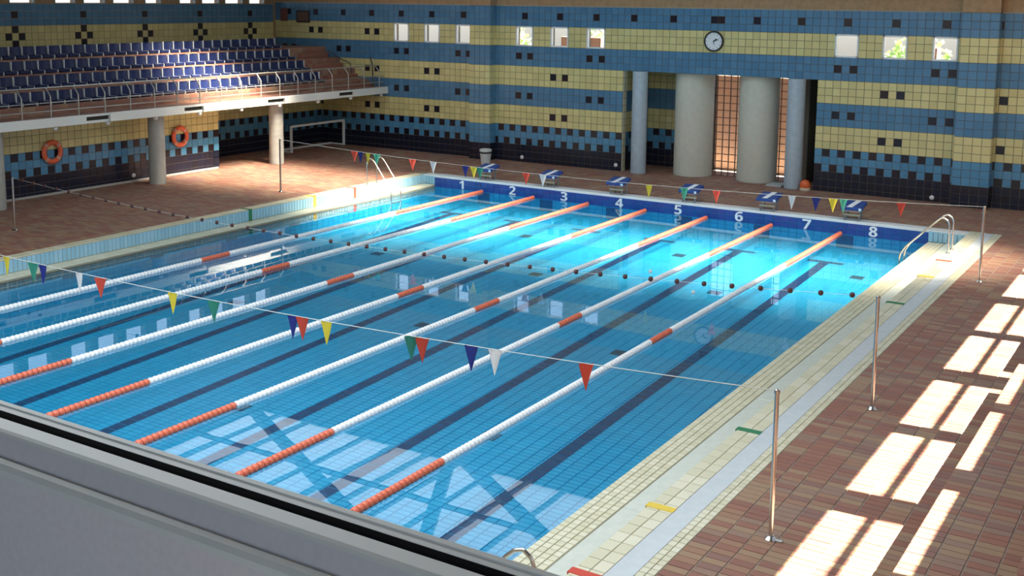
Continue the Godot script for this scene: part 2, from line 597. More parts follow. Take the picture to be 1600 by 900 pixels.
# ------------------------------------------------------------------ far wall
func build_far_wall() -> void:
	var zf := -4.75
	var x_axis := 13.12   # a window axis: tile column 0
	var wall := thing("wall_back", "far wall clad in yellow and blue bands of square tiles", "wall", Vector3.ZERO, 0.0, "", "structure")
	var holes := []
	var wins := []
	for k in [-8, -7, -6, 0, 1, 2, 4]:
		wins.append(x_axis + 6 * TX * k)
	for k in [-12, -11, -10]:
		wins.append(13.428 + 1.545 * k)
	var wy0 := Y0 + 19 * TY
	var wy1 := Y0 + 22 * TY
	for x in wins:
		holes.append(Rect2(x - 1.5 * TX, wy0, 3 * TX, wy1 - wy0))
	var opening := Rect2(5.05, -1.0, 7.22, 1.0 + Y0 + 16 * TY)
	holes.append(opening)
	var grout := mat("grout", lin(0.16, 0.14, 0.11), 0.9)
	var mb := MB.new()
	wall_slab(mb, Vector2(-12.6, -0.1), Vector2(25.2, 6.41), holes, func(b, lo, hi): b.box(Vector3(lo.x, lo.y, zf - 0.3), Vector3(hi.x, hi.y, zf)))
	part("masonry", mb.mesh(), grout, wall)
	mb = MB.new()
	mb.box(Vector3(-12.6, 6.41, zf - 0.3), Vector3(25.2, 10.4, zf + 0.012))
	var upper := mat("brown_render", Color.WHITE, 0.85)
	grain(upper, 0.02, lin(0.30, 0.19, 0.10), lin(0.42, 0.27, 0.15), 256, 0.7)
	part("upper_render", mb.mesh(), upper, wall)
	mb = MB.new()
	mb.cbox(Vector3(-12.1, 6.39, zf), Vector3(24.6, 6.43, zf + 0.03), 0.005)
	part("ledge_strip", mb.mesh(), mat("ledge_stone", lin(0.34, 0.30, 0.24), 0.7), wall)
	var cells := []
	for sec in [[-12.1, -1.45, 13.428 - 15 * 1.545, -15], [-0.5, 16.75, x_axis, 0], [17.75, 24.6, x_axis, 0]]:
		var c0 := floori((sec[0] - sec[2]) / TX + 0.5)
		var c1 := ceili((sec[1] - sec[2]) / TX - 0.5)
		for c in range(c0, c1 + 1):
			var x: float = sec[2] + c * TX
			var a := maxf(x - TX / 2, sec[0])
			var b := minf(x + TX / 2, sec[1])
			if b - a < 0.05: continue
			for row in range(1, 25):
				var y0 := maxf(Y0 + row * TY, DECK)
				var y1 := Y0 + (row + 1) * TY
				var p := Vector3((a + b) / 2, (y0 + y1) / 2, zf)
				var skip := false
				for h: Rect2 in holes:
					if h.has_point(Vector2(p.x, p.y)): skip = true
				if skip: continue
				cells.append([p, b - a, y1 - y0, wall_kind(c + 6 * sec[3], row, "back", x)])
	lay_tiles(wall, cells, Vector3.RIGHT, Vector3.UP, Vector3.BACK, 0.012, 0.012, 300)
	# windows
	var names := ["first", "second", "third"]
	for i in wins.size():
		var where := ""
		if i < 3: where = "%s small white window right of the narrow pier, counted from the pier" % names[i]
		elif i < 6: where = "%s small white window of the three right of the columns" % names[i - 3]
		elif i == 6: where = "small white window cut by the edge of the picture"
		else: where = "%s small white window of the three beside the spectator stand" % names[i - 7]
		add_window(Vector3(wins[i], (wy0 + wy1) / 2, zf), Vector3.RIGHT, Vector3.BACK, 3 * TX, wy1 - wy0, 0.055, where, "small windows of the far wall")
	# piers
	for q in [[-1.45, -0.5, "narrow tiled pier between the stand and the columns"], [16.72, 17.8, "tiled pier near the end of the far wall by the pool ladder"]]:
		var t := thing("pier", q[2], "pier", Vector3.ZERO, 0.0, "", "structure")
		var zp := -4.32
		mb = MB.new()
		mb.box(Vector3(q[0], -0.1, zf), Vector3(q[1], 6.41, zp))
		part("masonry", mb.mesh(), grout, t)
		mb = MB.new()
		mb.box(Vector3(q[0] - 0.01, 6.41, zf), Vector3(q[1] + 0.01, 10.1, zp + 0.012))
		part("upper_render", mb.mesh(), upper, t)
		var front := []
		var sides := []
		var nn := 4
		var tw: float = (q[1] - q[0]) / nn
		for row in range(1, 25):
			var y0 := maxf(Y0 + row * TY, DECK)
			var y1 := Y0 + (row + 1) * TY
			var kd := "navy" if row < 4 else ("sky" if row < 7 else ("yellow" if (row - 7) / 3 % 2 == 0 else "blue"))
			for c in nn:
				front.append([Vector3(q[0] + (c + 0.5) * tw, (y0 + y1) / 2, zp), tw, y1 - y0, kd])
			for c in 2:
				sides.append([Vector3(q[1], (y0 + y1) / 2, zf + (c + 0.5) * 0.215), 0.215, y1 - y0, kd])
		lay_tiles(t, front, Vector3.RIGHT, Vector3.UP, Vector3.BACK, 0.012, 0.012, 120)
		lay_tiles(t, sides, Vector3.FORWARD, Vector3.UP, Vector3.RIGHT, 0.012, 0.012, 60)
		var lefts := []
		for s in sides: lefts.append([Vector3(q[0], s[0].y, s[0].z), s[1], s[2], s[3]])
		lay_tiles(t, lefts, Vector3.BACK, Vector3.UP, Vector3.LEFT, 0.012, 0.012, 0)
	# the recess behind the columns
	var rec := thing("wall_recess", "tiled recess behind the big round columns", "wall", Vector3.ZERO, 0.0, "", "structure")
	mb = MB.new()
	mb.box(Vector3(4.75, -0.1, -7.2), Vector3(7.7, 4.4, -6.9))
	mb.box(Vector3(4.75, -0.1, -7.2), Vector3(5.05, 4.4, zf - 0.3))
	mb.box(Vector3(12.27, -0.1, -7.2), Vector3(12.57, 4.4, zf - 0.3))
	mb.box(Vector3(7.5, -0.1, -7.2), Vector3(7.7, 4.4, -5.95))
	mb.box(Vector3(11.45, -0.1, -7.2), Vector3(12.57, 4.4, -6.9))
	mb.box(Vector3(11.45, -0.1, -7.2), Vector3(11.6, 4.4, -5.95))
	mb.box(Vector3(4.75, Y0 + 16 * TY + 0.02, -7.2), Vector3(7.7, 4.5, zf - 0.3))
	mb.box(Vector3(7.7, Y0 + 16 * TY + 0.02, -6.05), Vector3(11.5, 4.5, zf - 0.3))
	mb.box(Vector3(11.45, Y0 + 16 * TY + 0.02, -7.2), Vector3(12.57, 4.5, zf - 0.3))
	part("masonry", mb.mesh(), grout, rec)
	var back := []
	var reveal := []
	var reveal2 := []
	for row in range(1, 16):
		var y0 := maxf(Y0 + row * TY, DECK)
		var y1 := Y0 + (row + 1) * TY
		for c in range(-32, -1):
			var x := x_axis + c * TX
			if (x > 5.1 and x < 7.4) or (x > 11.65 and x < 12.2):
				var kd := wall_kind(c, row, "recess", x)
				if row > 6 and kd == "dark": kd = "yellow" if (row - 7) / 3 % 2 == 0 else "blue"
				back.append([Vector3(x, (y0 + y1) / 2, -6.9), TX, y1 - y0, kd])
		for c in range(0, 8):
			var kd2 := wall_kind(c + 2, row, "recess", 6.0)
			if row > 6: kd2 = "yellow" if (row - 7) / 3 % 2 == 0 else "blue"
			var lattice := c == 0
			reveal.append([Vector3(5.05, (y0 + y1) / 2, zf - 0.13 - c * TX), TX, y1 - y0, "cream" if lattice else kd2])
			reveal2.append([Vector3(12.27, (y0 + y1) / 2, zf - 0.13 - c * TX), TX, y1 - y0, kd2])
	lay_tiles(rec, back, Vector3.RIGHT, Vector3.UP, Vector3.BACK, 0.012, 0.012, 150)
	lay_tiles(rec, reveal, Vector3.FORWARD, Vector3.UP, Vector3.RIGHT, 0.012, 0.012, 60)
	lay_tiles(rec, reveal2, Vector3.BACK, Vector3.UP, Vector3.LEFT, 0.012, 0.012, 0)
	# glazed lattices between the columns
	var dark := mat("lattice_bar", lin(0.10, 0.055, 0.04), 0.5)
	var amber := StandardMaterial3D.new()
	amber.resource_name = "amber_glass"
	amber.transparency = BaseMaterial3D.TRANSPARENCY_ALPHA
	amber.albedo_color = Color(lin(0.80, 0.50, 0.34), 0.15)
	amber.roughness = 0.12
	for q in [[7.72, 9.72, "tall lattice window of amber panes between the two big columns"], [10.32, 11.42, "tall lattice window of amber panes beside the thin column"]]:
		window_count += 1
		var t := thing("window_%d" % window_count, q[2], "window", Vector3.ZERO, 0.0, "", "structure")
		var n := roundi((q[1] - q[0]) / 0.25)
		var pw: float = (q[1] - q[0]) / n
		var rows := 14
		var ph := (4.1 - DECK) / rows
		mb = MB.new()
		for c in n + 1:
			var x: float = q[0] + c * pw
			mb.box(Vector3(x - 0.012, DECK, -6.0), Vector3(x + 0.012, 4.12, -5.95))
		for r in rows + 1:
			mb.box(Vector3(q[0], DECK + r * ph - 0.012, -6.0), Vector3(q[1], DECK + r * ph + 0.012, -5.95))
		part("lattice_frame", mb.mesh(), dark, t)
		var pm := MB.new()
		pm.tri_quad(Vector3(-pw / 2, -ph / 2, 0), Vector3(pw / 2, -ph / 2, 0), Vector3(pw / 2, ph / 2, 0), Vector3(-pw / 2, ph / 2, 0))
		var pmesh := pm.mesh()
		for c in n:
			for r in rows:
				part("pane", pmesh, amber, t, Transform3D(Basis.IDENTITY, Vector3(q[0] + (c + 0.5) * pw, DECK + (r + 0.5) * ph, -5.975)))
	# columns
	var conc := mat("pale_concrete", Color.WHITE, 0.75)
	grain(conc, 0.03, lin(0.52, 0.52, 0.44), lin(0.59, 0.585, 0.50), 256, 0.5)
	var bluish := mat("grey_blue_paint", Color.WHITE, 0.6)
	grain(bluish, 0.03, lin(0.34, 0.42, 0.48), lin(0.44, 0.52, 0.58), 256, 0.5)
	for q in [[7.5, -5.62, 0.70, conc, "thick pale concrete column left of the amber lattice"], [9.92, -5.62, 0.70, conc, "thick pale concrete column right of the amber lattice"], [5.74, -4.72, 0.28, bluish, "thin grey-blue column at the edge of the recess nearer the stand"], [11.52, -4.75, 0.29, bluish, "thin grey-blue column beside the orange buoy"]]:
		var top := 4.12
		mb = MB.new()
		mb.lathe([Vector2(0, 0), Vector2(q[2] - 0.01, 0), Vector2(q[2], 0.02), Vector2(q[2], top - DECK), Vector2(0, top - DECK)], Transform3D.IDENTITY, 40)
		var o := single("round_column", mb.mesh(), q[3], q[4], "column", "structure")
		o.position = Vector3(q[0], DECK, q[1])
	# clock
	var ck := thing("wall_clock", "round white wall clock with black rim and hands", "clock", Vector3(8.52, 5.28, zf + 0.012))
	var rot := Transform3D(Basis(Vector3.RIGHT, PI / 2), Vector3.ZERO)
	mb = MB.new()
	mb.lathe([Vector2(0.35, 0), Vector2(0.36, 0.02), Vector2(0.36, 0.075), Vector2(0.345, 0.09), Vector2(0.31, 0.085), Vector2(0.30, 0.06)], rot, 40)
	part("rim", mb.mesh(), mat("clock_black", lin(0.02, 0.02, 0.022), 0.4), ck)
	mb = MB.new()
	mb.lathe([Vector2(0.31, 0.03), Vector2(0.31, 0.062), Vector2(0, 0.062)], rot, 40)
	var dial := part("dial", mb.mesh(), mat("clock_white", lin(0.75, 0.78, 0.80), 0.5), ck)
	for h in [[0.19, 0.028, deg_to_rad(68.0), "minute_hand"], [0.14, 0.034, deg_to_rad(48.0), "hour_hand"], [0.12, 0.02, deg_to_rad(170.0), "second_hand"]]:
		mb = MB.new()
		mb.box(Vector3(-h[1] / 2, -0.03, 0.066), Vector3(h[1] / 2, h[0], 0.072))
		part(h[3], mb.mesh(), mat("clock_black", Color.BLACK), ck, Transform3D(Basis(Vector3.BACK, -h[2]), Vector3.ZERO))
	for i in 12:
		mb = MB.new()
		mb.box(Vector3(-0.01, 0.24, 0.063), Vector3(0.01, 0.28, 0.067))
		part("hour_mark", mb.mesh(), mat("clock_black", Color.BLACK), dial, Transform3D(Basis(Vector3.BACK, TAU * i / 12.0), Vector3.ZERO))
	# board and plate high up in the corner, little round lamps low on the walls
	var bd := thing("notice_board", "dark framed board high on the far wall above the stand", "board", Vector3(-10.43, 5.55, zf + 0.012))
	mb = MB.new()
	mb.cbox(Vector3(-0.38, 0, 0), Vector3(0.38, 0.52, 0.06), 0.01)
	part("frame", mb.mesh(), mat("board_dark", lin(0.03, 0.025, 0.018), 0.5), bd)
	mb = MB.new()
	mb.box(Vector3(-0.3, 0.07, 0.06), Vector3(0.3, 0.45, 0.065))
	var bp := mat("board_print", Color.WHITE, 0.6)
	grain(bp, 0.05, lin(0.05, 0.03, 0.02), lin(0.28, 0.14, 0.09), 128, 2.2, 2)
	part("print", mb.mesh(), bp, bd)
	mb = MB.new()
	mb.cbox(Vector3(-11.75, 5.6, zf + 0.012), Vector3(-11.35, 6.15, zf + 0.05), 0.008)
	single("wall_plate", mb.mesh(), mat("plate_red", lin(0.17, 0.06, 0.05), 0.6), "dull red plate on the far wall left of the framed board", "plate")
	var lampm := mat("socket_white", lin(0.8, 0.8, 0.78), 0.4)
	for q in [[Vector3(16.08, 0.54, zf + 0.012), Vector3.BACK, "small round white socket low on the wall near the wide pier"], [Vector3(0.75, 0.58, zf + 0.012), Vector3.BACK, "small round white socket low on the wall right of the waste bin"], [Vector3(4.82, 0.62, zf + 0.012), Vector3.BACK, "small round white socket low on the wall beside the thin column"], [Vector3(-7.338, 0.62, 7.2), Vector3.RIGHT, "small round white socket low on the wall under the stand"]]:
		mb = MB.new()
		mb.lathe([Vector2(0.075, 0), Vector2(0.075, 0.02), Vector2(0.05, 0.045), Vector2(0, 0.05)], Transform3D.IDENTITY, 14)
		var o := single("wall_socket", mb.mesh(), lampm, q[2], "socket")
		o.transform = Transform3D(Basis(Vector3.RIGHT, PI / 2) if q[1] == Vector3.BACK else Basis(Vector3.BACK, -PI / 2), q[0])

# ------------------------------------------------------------------ left side: upper wall with clerestory, wall under the stand
func build_left_side() -> void:
	var xw := -12.1
	var grout := mat("grout", Color.BLACK)
	var wall := thing("wall_left", "side wall behind the stand with tile crosses and high windows", "wall", Vector3.ZERO, 0.0, "", "structure")
	var spans := [[8.31, 7.28], [6.49, 5.59], [5.28, 4.28], [3.96, 2.95], [2.45, 1.62], [0.73, -0.15], [-0.45, -1.46], [-1.73, -2.79], [-3.12, -4.08], [9.6, 8.65], [12.0, 11.0], [13.3, 12.3]]
	var holes := []
	for s in spans: holes.append(Rect2(s[1], 6.31, s[0] - s[1], 0.72))
	var mb := MB.new()
	wall_slab(mb, Vector2(-9.0, -0.1), Vector2(37.0, 10.4), holes, func(b, lo, hi): b.box(Vector3(xw - 0.3, lo.y, lo.x), Vector3(xw, hi.y, hi.x)))
	part("masonry", mb.mesh(), mat("brown_render", Color.WHITE), wall)
	var cells := []
	for c in range(-28, 60):
		var z := 2.45 + c * TX
		if z < -4.7 or z > 16.0: continue
		for row in range(14, 25):
			var kd := "yellow" if (row - 7) / 3 % 2 == 0 else "blue"
			var m := posmod(c, 11)
			if row == 23 and m == 0: kd = "dark"
			if (row == 19 or row == 21) and m == 0: kd = "dark"
			if row == 20 and (m == 1 or m == 10): kd = "dark"
			cells.append([Vector3(xw, Y0 - 0.09 + (row + 0.5) * TY, z), TX, TY, kd])
	lay_tiles(wall, cells, Vector3.FORWARD, Vector3.UP, Vector3.RIGHT, 0.012, 0.012, 120)
	spans.sort_custom(func(a, b): return a[0] < b[0])
	for i in spans.size():
		var s: Array = spans[i]
		add_window(Vector3(xw, 6.67, (s[0] + s[1]) / 2), Vector3.FORWARD, Vector3.RIGHT, s[0] - s[1], 0.72, 0.04, "%s high window above the stand counting from the far corner" % ordinal(i + 1), "high windows above the stand", 0.0, null, mat("frame_grey", lin(0.35, 0.34, 0.30), 0.6))
	# wall under the stand
	var low := thing("wall_left_lower", "tiled wall under the stand where the lifebuoys hang", "wall", Vector3.ZERO, 0.0, "", "structure")
	mb = MB.new()
	mb.box(Vector3(-7.65, -0.1, 3.3), Vector3(-7.35, 2.75, 31.0))
	mb.box(Vector3(-9.8, -0.1, -4.75), Vector3(-9.5, 2.75, 3.6))
	mb.box(Vector3(-9.8, -0.1, 3.3), Vector3(-7.35, 2.75, 3.6))
	part("masonry", mb.mesh(), grout, low)
	var a := []
	var b2 := []
	for c in range(0, 100):
		for row in range(1, 11):
			var y0 := maxf(Y0 + row * TY, DECK)
			var y1 := minf(Y0 + (row + 1) * TY, 2.72)
			if y1 - y0 < 0.04: continue
			var kd := wall_kind(c, row, "left", 0.0)
			if row == 8: kd = "yellow"
			if row == 10: kd = "yellow"
			var z := 3.3 + (c + 0.5) * TX
			if z < 28.0: a.append([Vector3(-7.35, (y0 + y1) / 2, z), TX, y1 - y0, kd])
			z = -4.75 + (c + 0.5) * TX
			if z < 3.25: b2.append([Vector3(-9.5, (y0 + y1) / 2, z), TX, y1 - y0, kd])
	lay_tiles(low, a, Vector3.FORWARD, Vector3.UP, Vector3.RIGHT, 0.012, 0.012, 300)
	lay_tiles(low, b2, Vector3.FORWARD, Vector3.UP, Vector3.RIGHT, 0.012, 0.012, 0)
	mb = MB.new()
	mb.cbox(Vector3(-7.35, DECK, 3.4), Vector3(-7.26, DECK + 0.07, 28.0), 0.01)
	single("baseboard_left", mb.mesh(), mat("skirting_pale", lin(0.45, 0.42, 0.37), 0.6), "pale skirting strip along the wall under the stand", "baseboard", "structure")
	# lifebuoys
	for q in [[10.37, "orange lifebuoy hanging on the tiled wall nearer the picture edge"], [5.2, "orange lifebuoy hanging on the tiled wall right of the round column"]]:
		var t := thing("lifebuoy", q[1], "lifebuoy", Vector3(-7.25, 1.76, q[0]), 0.0, "lifebuoys under the stand")
		var ring := MB.new()
		var pts := []
		var nor := []
		for i in 33:
			var an := TAU * i / 32.0
			for j in 13:
				var bn := TAU * j / 12.0
				var rr := 0.30 + 0.085 * cos(bn)
				pts.append(Vector3(0.06 * sin(bn), rr * sin(an), rr * cos(an)))
				nor.append(Vector3(sin(bn), cos(bn) * sin(an), cos(bn) * cos(an)))
		ring.smooth_grid(pts, nor, 33, 13)
		var ringp := part("ring", ring.mesh(), mat("buoy_orange", lin(0.72, 0.13, 0.05), 0.45), t)
		for i in 4:
			var an := TAU * (i + 0.5) / 4.0
			var band := MB.new()
			pts = []
			nor = []
			for k in 4:
				var a2 := an + (k - 1.5) * 0.09
				for j in 13:
					var bn := TAU * j / 12.0
					var rr := 0.30 + 0.088 * cos(bn)
					pts.append(Vector3(0.063 * sin(bn), rr * sin(a2), rr * cos(a2)))
					nor.append(Vector3(sin(bn), cos(bn) * sin(a2), cos(bn) * cos(a2)))
			band.smooth_grid(pts, nor, 4, 13)
			part("band", band.mesh(), mat("buoy_band", lin(0.55, 0.32, 0.25), 0.6), ringp)
		var hook := MB.new()
		hook.tube([Vector3(-0.08, 0.32, 0), Vector3(0.0, 0.33, 0), Vector3(0.05, 0.40, 0)], 0.012, 8)
		part("hook", hook.mesh(), mat("chrome", lin(0.6, 0.6, 0.6), 0.2, 1.0), t)

# ------------------------------------------------------------------ right wall with the sunny windows
func build_right_side() -> void:
	var xw := 24.6
	var wall := thing("wall_right", "side wall with high windows that let the sun onto the deck", "wall", Vector3.ZERO, 0.0, "", "structure")
	var holes := []
	# bays: pairs of lights, read from the patches of sun on the deck
	var bays := []
	for i in range(-2, 4):
		var z: float = 10.25 + 5.92 * i - 0.36
		bays.append([z, z + 2.36])
		bays.append([z + 3.1, z + 5.46])
	# the sun falls with dz/dx = 0.087 towards the pool: shift the openings back along it
	for b in bays:
		holes.append(Rect2(b[0] - 0.03, 5.115, b[1] - b[0] + 0.06, 1.525))
		holes.append(Rect2(b[0], 2.66, b[1] - b[0], 1.15))
	var mb := MB.new()
	wall_slab(mb, Vector2(-9.0, -0.1), Vector2(37.0, 10.4), holes, func(q, lo, hi): q.box(Vector3(xw, lo.y, lo.x), Vector3(xw + 0.06, hi.y, hi.x)))
	var cream := mat("cream_paint", lin(0.55, 0.46, 0.34), 0.85)
	part("masonry", mb.mesh(), cream, wall)
	var k := 0
	for b in bays:
		k += 1
		var zc: float = (b[0] + b[1]) / 2
		add_window(Vector3(xw + 0.05, 5.8775, zc), Vector3.BACK, Vector3.LEFT, b[1] - b[0] + 0.06, 1.525, 0.03, "%s upper side window from the far end, with one transom" % ordinal(k), "upper windows of the sunny side", 0.05, null, null, 0.03, 0.065)
		add_window(Vector3(xw + 0.06, 3.235, zc), Vector3.BACK, Vector3.LEFT, b[1] - b[0], 1.15, 0.03, "%s lower side window from the far end" % ordinal(k), "lower windows of the sunny side", 0.0, null, null, 0.03)

# ------------------------------------------------------------------ near wall and the gallery window frame in the foreground
func build_near_side() -> void:
	var wall := thing("wall_front", "wall below and beside the gallery window", "wall", Vector3.ZERO, 0.0, "", "structure")
	var paint := mat("cream_paint", Color.WHITE)
	var mb := MB.new()
	wall_slab(mb, Vector2(-12.6, -0.1), Vector2(25.2, 10.4), [Rect2(19.2, 5.50, 5.4, 2.6)], func(q, lo, hi): q.box(Vector3(lo.x, lo.y, 31.0), Vector3(hi.x, hi.y, 31.22)))
	part("masonry", mb.mesh(), paint, wall)
	mb = MB.new()
	wall_slab(mb, Vector2(-12.6, -0.1), Vector2(25.2, 10.4), [Rect2(18.4, 5.4, 5.8, 3.2)], func(q, lo, hi): q.box(Vector3(lo.x, lo.y, 36.5), Vector3(hi.x, hi.y, 36.8)))
	add_window(Vector3(21.3, 7.0, 36.5), Vector3.LEFT, Vector3.FORWARD, 5.8, 3.2, 0.06, "wide unseen window added behind the viewer to light the sill")  # added opening out of view, lets sky light onto the sill
	single("wall_gallery", mb.mesh(), mat("gallery_paint", lin(0.62, 0.60, 0.60), 0.9), "plain wall at the back of the gallery", "wall", "structure")
	mb = MB.new()
	mb.box(Vector3(18.0, 4.3, 31.22), Vector3(24.6, 4.5, 36.5))
	single("floor_gallery", mb.mesh(), mat("gallery_floor", lin(0.20, 0.18, 0.17), 0.8), "grey floor of the gallery", "floor", "structure")
	# aluminium frame: profile in (z, y) swept along x; all of it lies at or below y = 5.664
	var f := thing("gallery_window_frame", "grey aluminium window frame and sill across the foreground corner", "window frame", Vector3(0, 0, 0), 0.0, "", "structure")
	var alu := mat("grey_aluminium", lin(0.66, 0.68, 0.63), 0.45, 0.0, 0.4)
	var grey := mat("grey_sill_paint", Color.WHITE, 0.7)
	grain(grey, 0.05, lin(0.60, 0.585, 0.575), lin(0.66, 0.645, 0.635), 256, 3.0)
	var rubber := mat("black_rubber", lin(0.008, 0.008, 0.008), 0.95, 0.0, 0.1)
	var x0 := 18.5
	var x1 := 24.58
	var sweep := func(prof: Array) -> ArrayMesh:
		var q := MB.new()
		for i in prof.size() - 1:
			var a: Vector2 = prof[i]
			var b: Vector2 = prof[i + 1]
			q.tri_quad(Vector3(x0, a.y, a.x), Vector3(x0, b.y, b.x), Vector3(x1, b.y, b.x), Vector3(x1, a.y, a.x))
		return q.mesh()
	var rail := part("outer_rail", sweep.call([Vector2(31.25, 5.40), Vector2(31.25, 5.655), Vector2(31.255, 5.664), Vector2(31.297, 5.664), Vector2(31.301, 5.650)]), alu, f)
	part("bead", sweep.call([Vector2(31.268, 5.664), Vector2(31.270, 5.667), Vector2(31.275, 5.667), Vector2(31.277, 5.664)]), alu, rail)
	part("gasket", sweep.call([Vector2(31.297, 5.650), Vector2(31.298, 5.664), Vector2(31.304, 5.666), Vector2(31.318, 5.666), Vector2(31.325, 5.664), Vector2(31.327, 5.650)]), rubber, f)
	part("inner_rail", sweep.call([Vector2(31.322, 5.650), Vector2(31.323, 5.660), Vector2(31.328, 5.664), Vector2(31.368, 5.664), Vector2(31.377, 5.661), Vector2(31.381, 5.655)]), alu, f)
	part("sloping_sill", sweep.call([Vector2(31.381, 5.655), Vector2(31.405, 5.616)]), grey, f)
	part("sill_nose", sweep.call([Vector2(31.404, 5.610), Vector2(31.407, 5.618), Vector2(31.415, 5.622), Vector2(31.430, 5.620), Vector2(31.440, 5.612), Vector2(31.445, 5.60)]), alu, f)
	part("sill_panel", sweep.call([Vector2(31.404, 5.61), Vector2(31.442, 5.602), Vector2(31.46, 5.40), Vector2(31.48, 4.5)]), grey, f)

# ------------------------------------------------------------------ brick deck
var BRICK := [Color(0.285, 0.125, 0.084), Color(0.300, 0.142, 0.095), Color(0.265, 0.120, 0.087), Color(0.325, 0.180, 0.112), Color(0.340, 0.218, 0.134), Color(0.290, 0.180, 0.129), Color(0.295, 0.133, 0.092), Color(0.255, 0.136, 0.106)]

func build_deck() -> void:
	var floor_ := thing("floor", "pool deck paved with long red and tan bricks", "floor", Vector3.ZERO, 0.0, "", "structure")
	var mortar := mat("mortar", Color.WHITE, 0.9)
	grain(mortar, 0.04, lin(0.24, 0.19, 0.15), lin(0.34, 0.28, 0.22), 256, 1.0)
	var rects := [[18.88, 24.6, -4.75, 31.0], [-12.1, 18.88, -4.75, -0.42], [-7.35, -0.86, -0.42, 31.0], [-0.86, 18.88, 25.9, 31.0], [4.9, 12.4, -7.0, -4.75], [-12.1, -7.35, -0.42, 3.5]]
	var mb := MB.new()
	for r in rects:
		mb.box(Vector3(r[0], -0.2, r[2]), Vector3(r[1], DECK - 0.008, r[3]))
	part("bed", mb.mesh(), mortar, floor_)
	pave(floor_, rects, DECK, 300)

# lay bricks on the rectangles [x0, x1, z0, z1] at height y: the `most` nearest in view as parts, the rest as one joined part
func pave(parent: Node, rects: Array, y: float, most: int) -> void:
	var items := []
	for r in rects:
		var nx := roundi((r[1] - r[0]) / 0.29)
		var nz := roundi((r[3] - r[2]) / 0.135)
		var wx: float = (r[1] - r[0]) / nx
		var wz: float = (r[3] - r[2]) / nz
		for i in nx:
			for j in nz:
				items.append([Vector3(r[0] + (i + 0.5) * wx, y - 0.008, r[2] + (j + 0.5) * wz), wx, wz])
	var order := []
	for i in items.size():
		var p: Vector3 = items[i][0]
		var q := pixel(p)
		# pieces behind the window frame do not show
		if q.x > 0 and q.x < 1600 and q.y > 0 and q.y < 900 and q.y < 619 + q.x * 0.322 and p.x > 18.9:
			order.append([p.distance_squared_to(EYE), i])
	order.sort_custom(func(a, b): return a[0] < b[0])
	var own := {}
	for k in mini(most, order.size()): own[order[k][1]] = true
	var rest := MB.new()
	var noise := FastNoiseLite.new()
	noise.seed = 3
	noise.frequency = 0.45
	for i in items.size():
		var p: Vector3 = items[i][0]
		var w: float = items[i][1] - 0.016
		var h: float = items[i][2] - 0.013
		# firing batches: neighbouring bricks tend to come from the same batch
		var batch := noise.get_noise_2d(p.x, p.z) * 2.2 + rng.randf_range(-1.0, 1.0)
		var k := clampi(int((batch + 1.6) / 3.2 * BRICK.size()), 0, BRICK.size() - 1)
		var lift := rng.randf_range(0.006, 0.010)
		if own.has(i):
			var key := "brick %.3f %.3f" % [w, h]
			if not tile_mesh.has(key):
				var b := MB.new()
				b.frustum(Vector3.ZERO, Vector3.RIGHT, Vector3.FORWARD, Vector3.UP, w, h, 0.008, 0.003, Color.WHITE)
				tile_mesh[key] = b.mesh()
			part("brick", tile_mesh[key], mat("brick_%d" % k, BRICK[k].linear_to_srgb(), 0.62), parent, Transform3D(Basis.IDENTITY, p + Vector3(0, lift - 0.008, 0)))
		else:
			rest.frustum(p, Vector3.RIGHT, Vector3.FORWARD, Vector3.UP, w, h, lift, 0.003, BRICK[k])
	part("brick_field", rest.mesh(), vmat("brick_joined", 0.62), parent, Transform3D.IDENTITY, "stuff")

# brick seating tiers along the sunny side, with a gap where steps go up
func build_tiers() -> void:
	var mortar := mat("mortar", Color.WHITE)
	for q in [[21.3, 22.5, 0.95, 13.5, 31.0, "low brick seating tier on the sunny side, nearest the viewer"], [21.3, 22.5, 0.95, -2.0, 12.2, "low brick seating tier on the sunny side, beyond the steps"], [22.5, 24.6, 1.5, -2.0, 31.0, "upper brick seating tier against the sunny side wall"]]:
		var t := thing("seating_tier", q[5], "seating tier", Vector3.ZERO, 0.0, "", "structure")
		var mb := MB.new()
		mb.box(Vector3(q[0] + 0.008, DECK - 0.1, q[3]), Vector3(q[1], q[2] - 0.008, q[4]))
		part("core", mb.mesh(), mortar, t)
		pave(t, [[q[0], q[1], q[3], q[4]]], q[2], 150)
		var face := MB.new()
		var n := roundi((q[4] - q[3]) / 0.29)
		var rows := roundi((q[2] - DECK) / 0.11)
		var h: float = (q[2] - DECK) / rows
		for i in n:
			for r in rows:
				face.frustum(Vector3(q[0] + 0.008, DECK + (r + 0.5) * h, q[3] + (i + 0.5) * (q[4] - q[3]) / n), Vector3.BACK, Vector3.UP, Vector3.LEFT, (q[4] - q[3]) / n - 0.014, h - 0.012, 0.008, 0.003, BRICK[rng.randi_range(0, 7)])
		part("riser_brick_field", face.mesh(), vmat("brick_joined", 0.62), t, Transform3D.IDENTITY, "stuff")
	var st := thing("tier_steps", "brick steps in the gap between the seating tiers", "steps", Vector3.ZERO, 0.0, "", "structure")
	for k in 2:
		var mb := MB.new()
		mb.cbox(Vector3(21.75 + 0.38 * k, DECK, 12.2), Vector3(22.5, DECK + 0.28 * (k + 1), 13.5), 0.01)
		part("step", mb.mesh(), mat("step_brick", BRICK[0].linear_to_srgb(), 0.65), st)

# ------------------------------------------------------------------ pool
func floor_y(z: float) -> float:
	return -0.42 - 0.036 * z

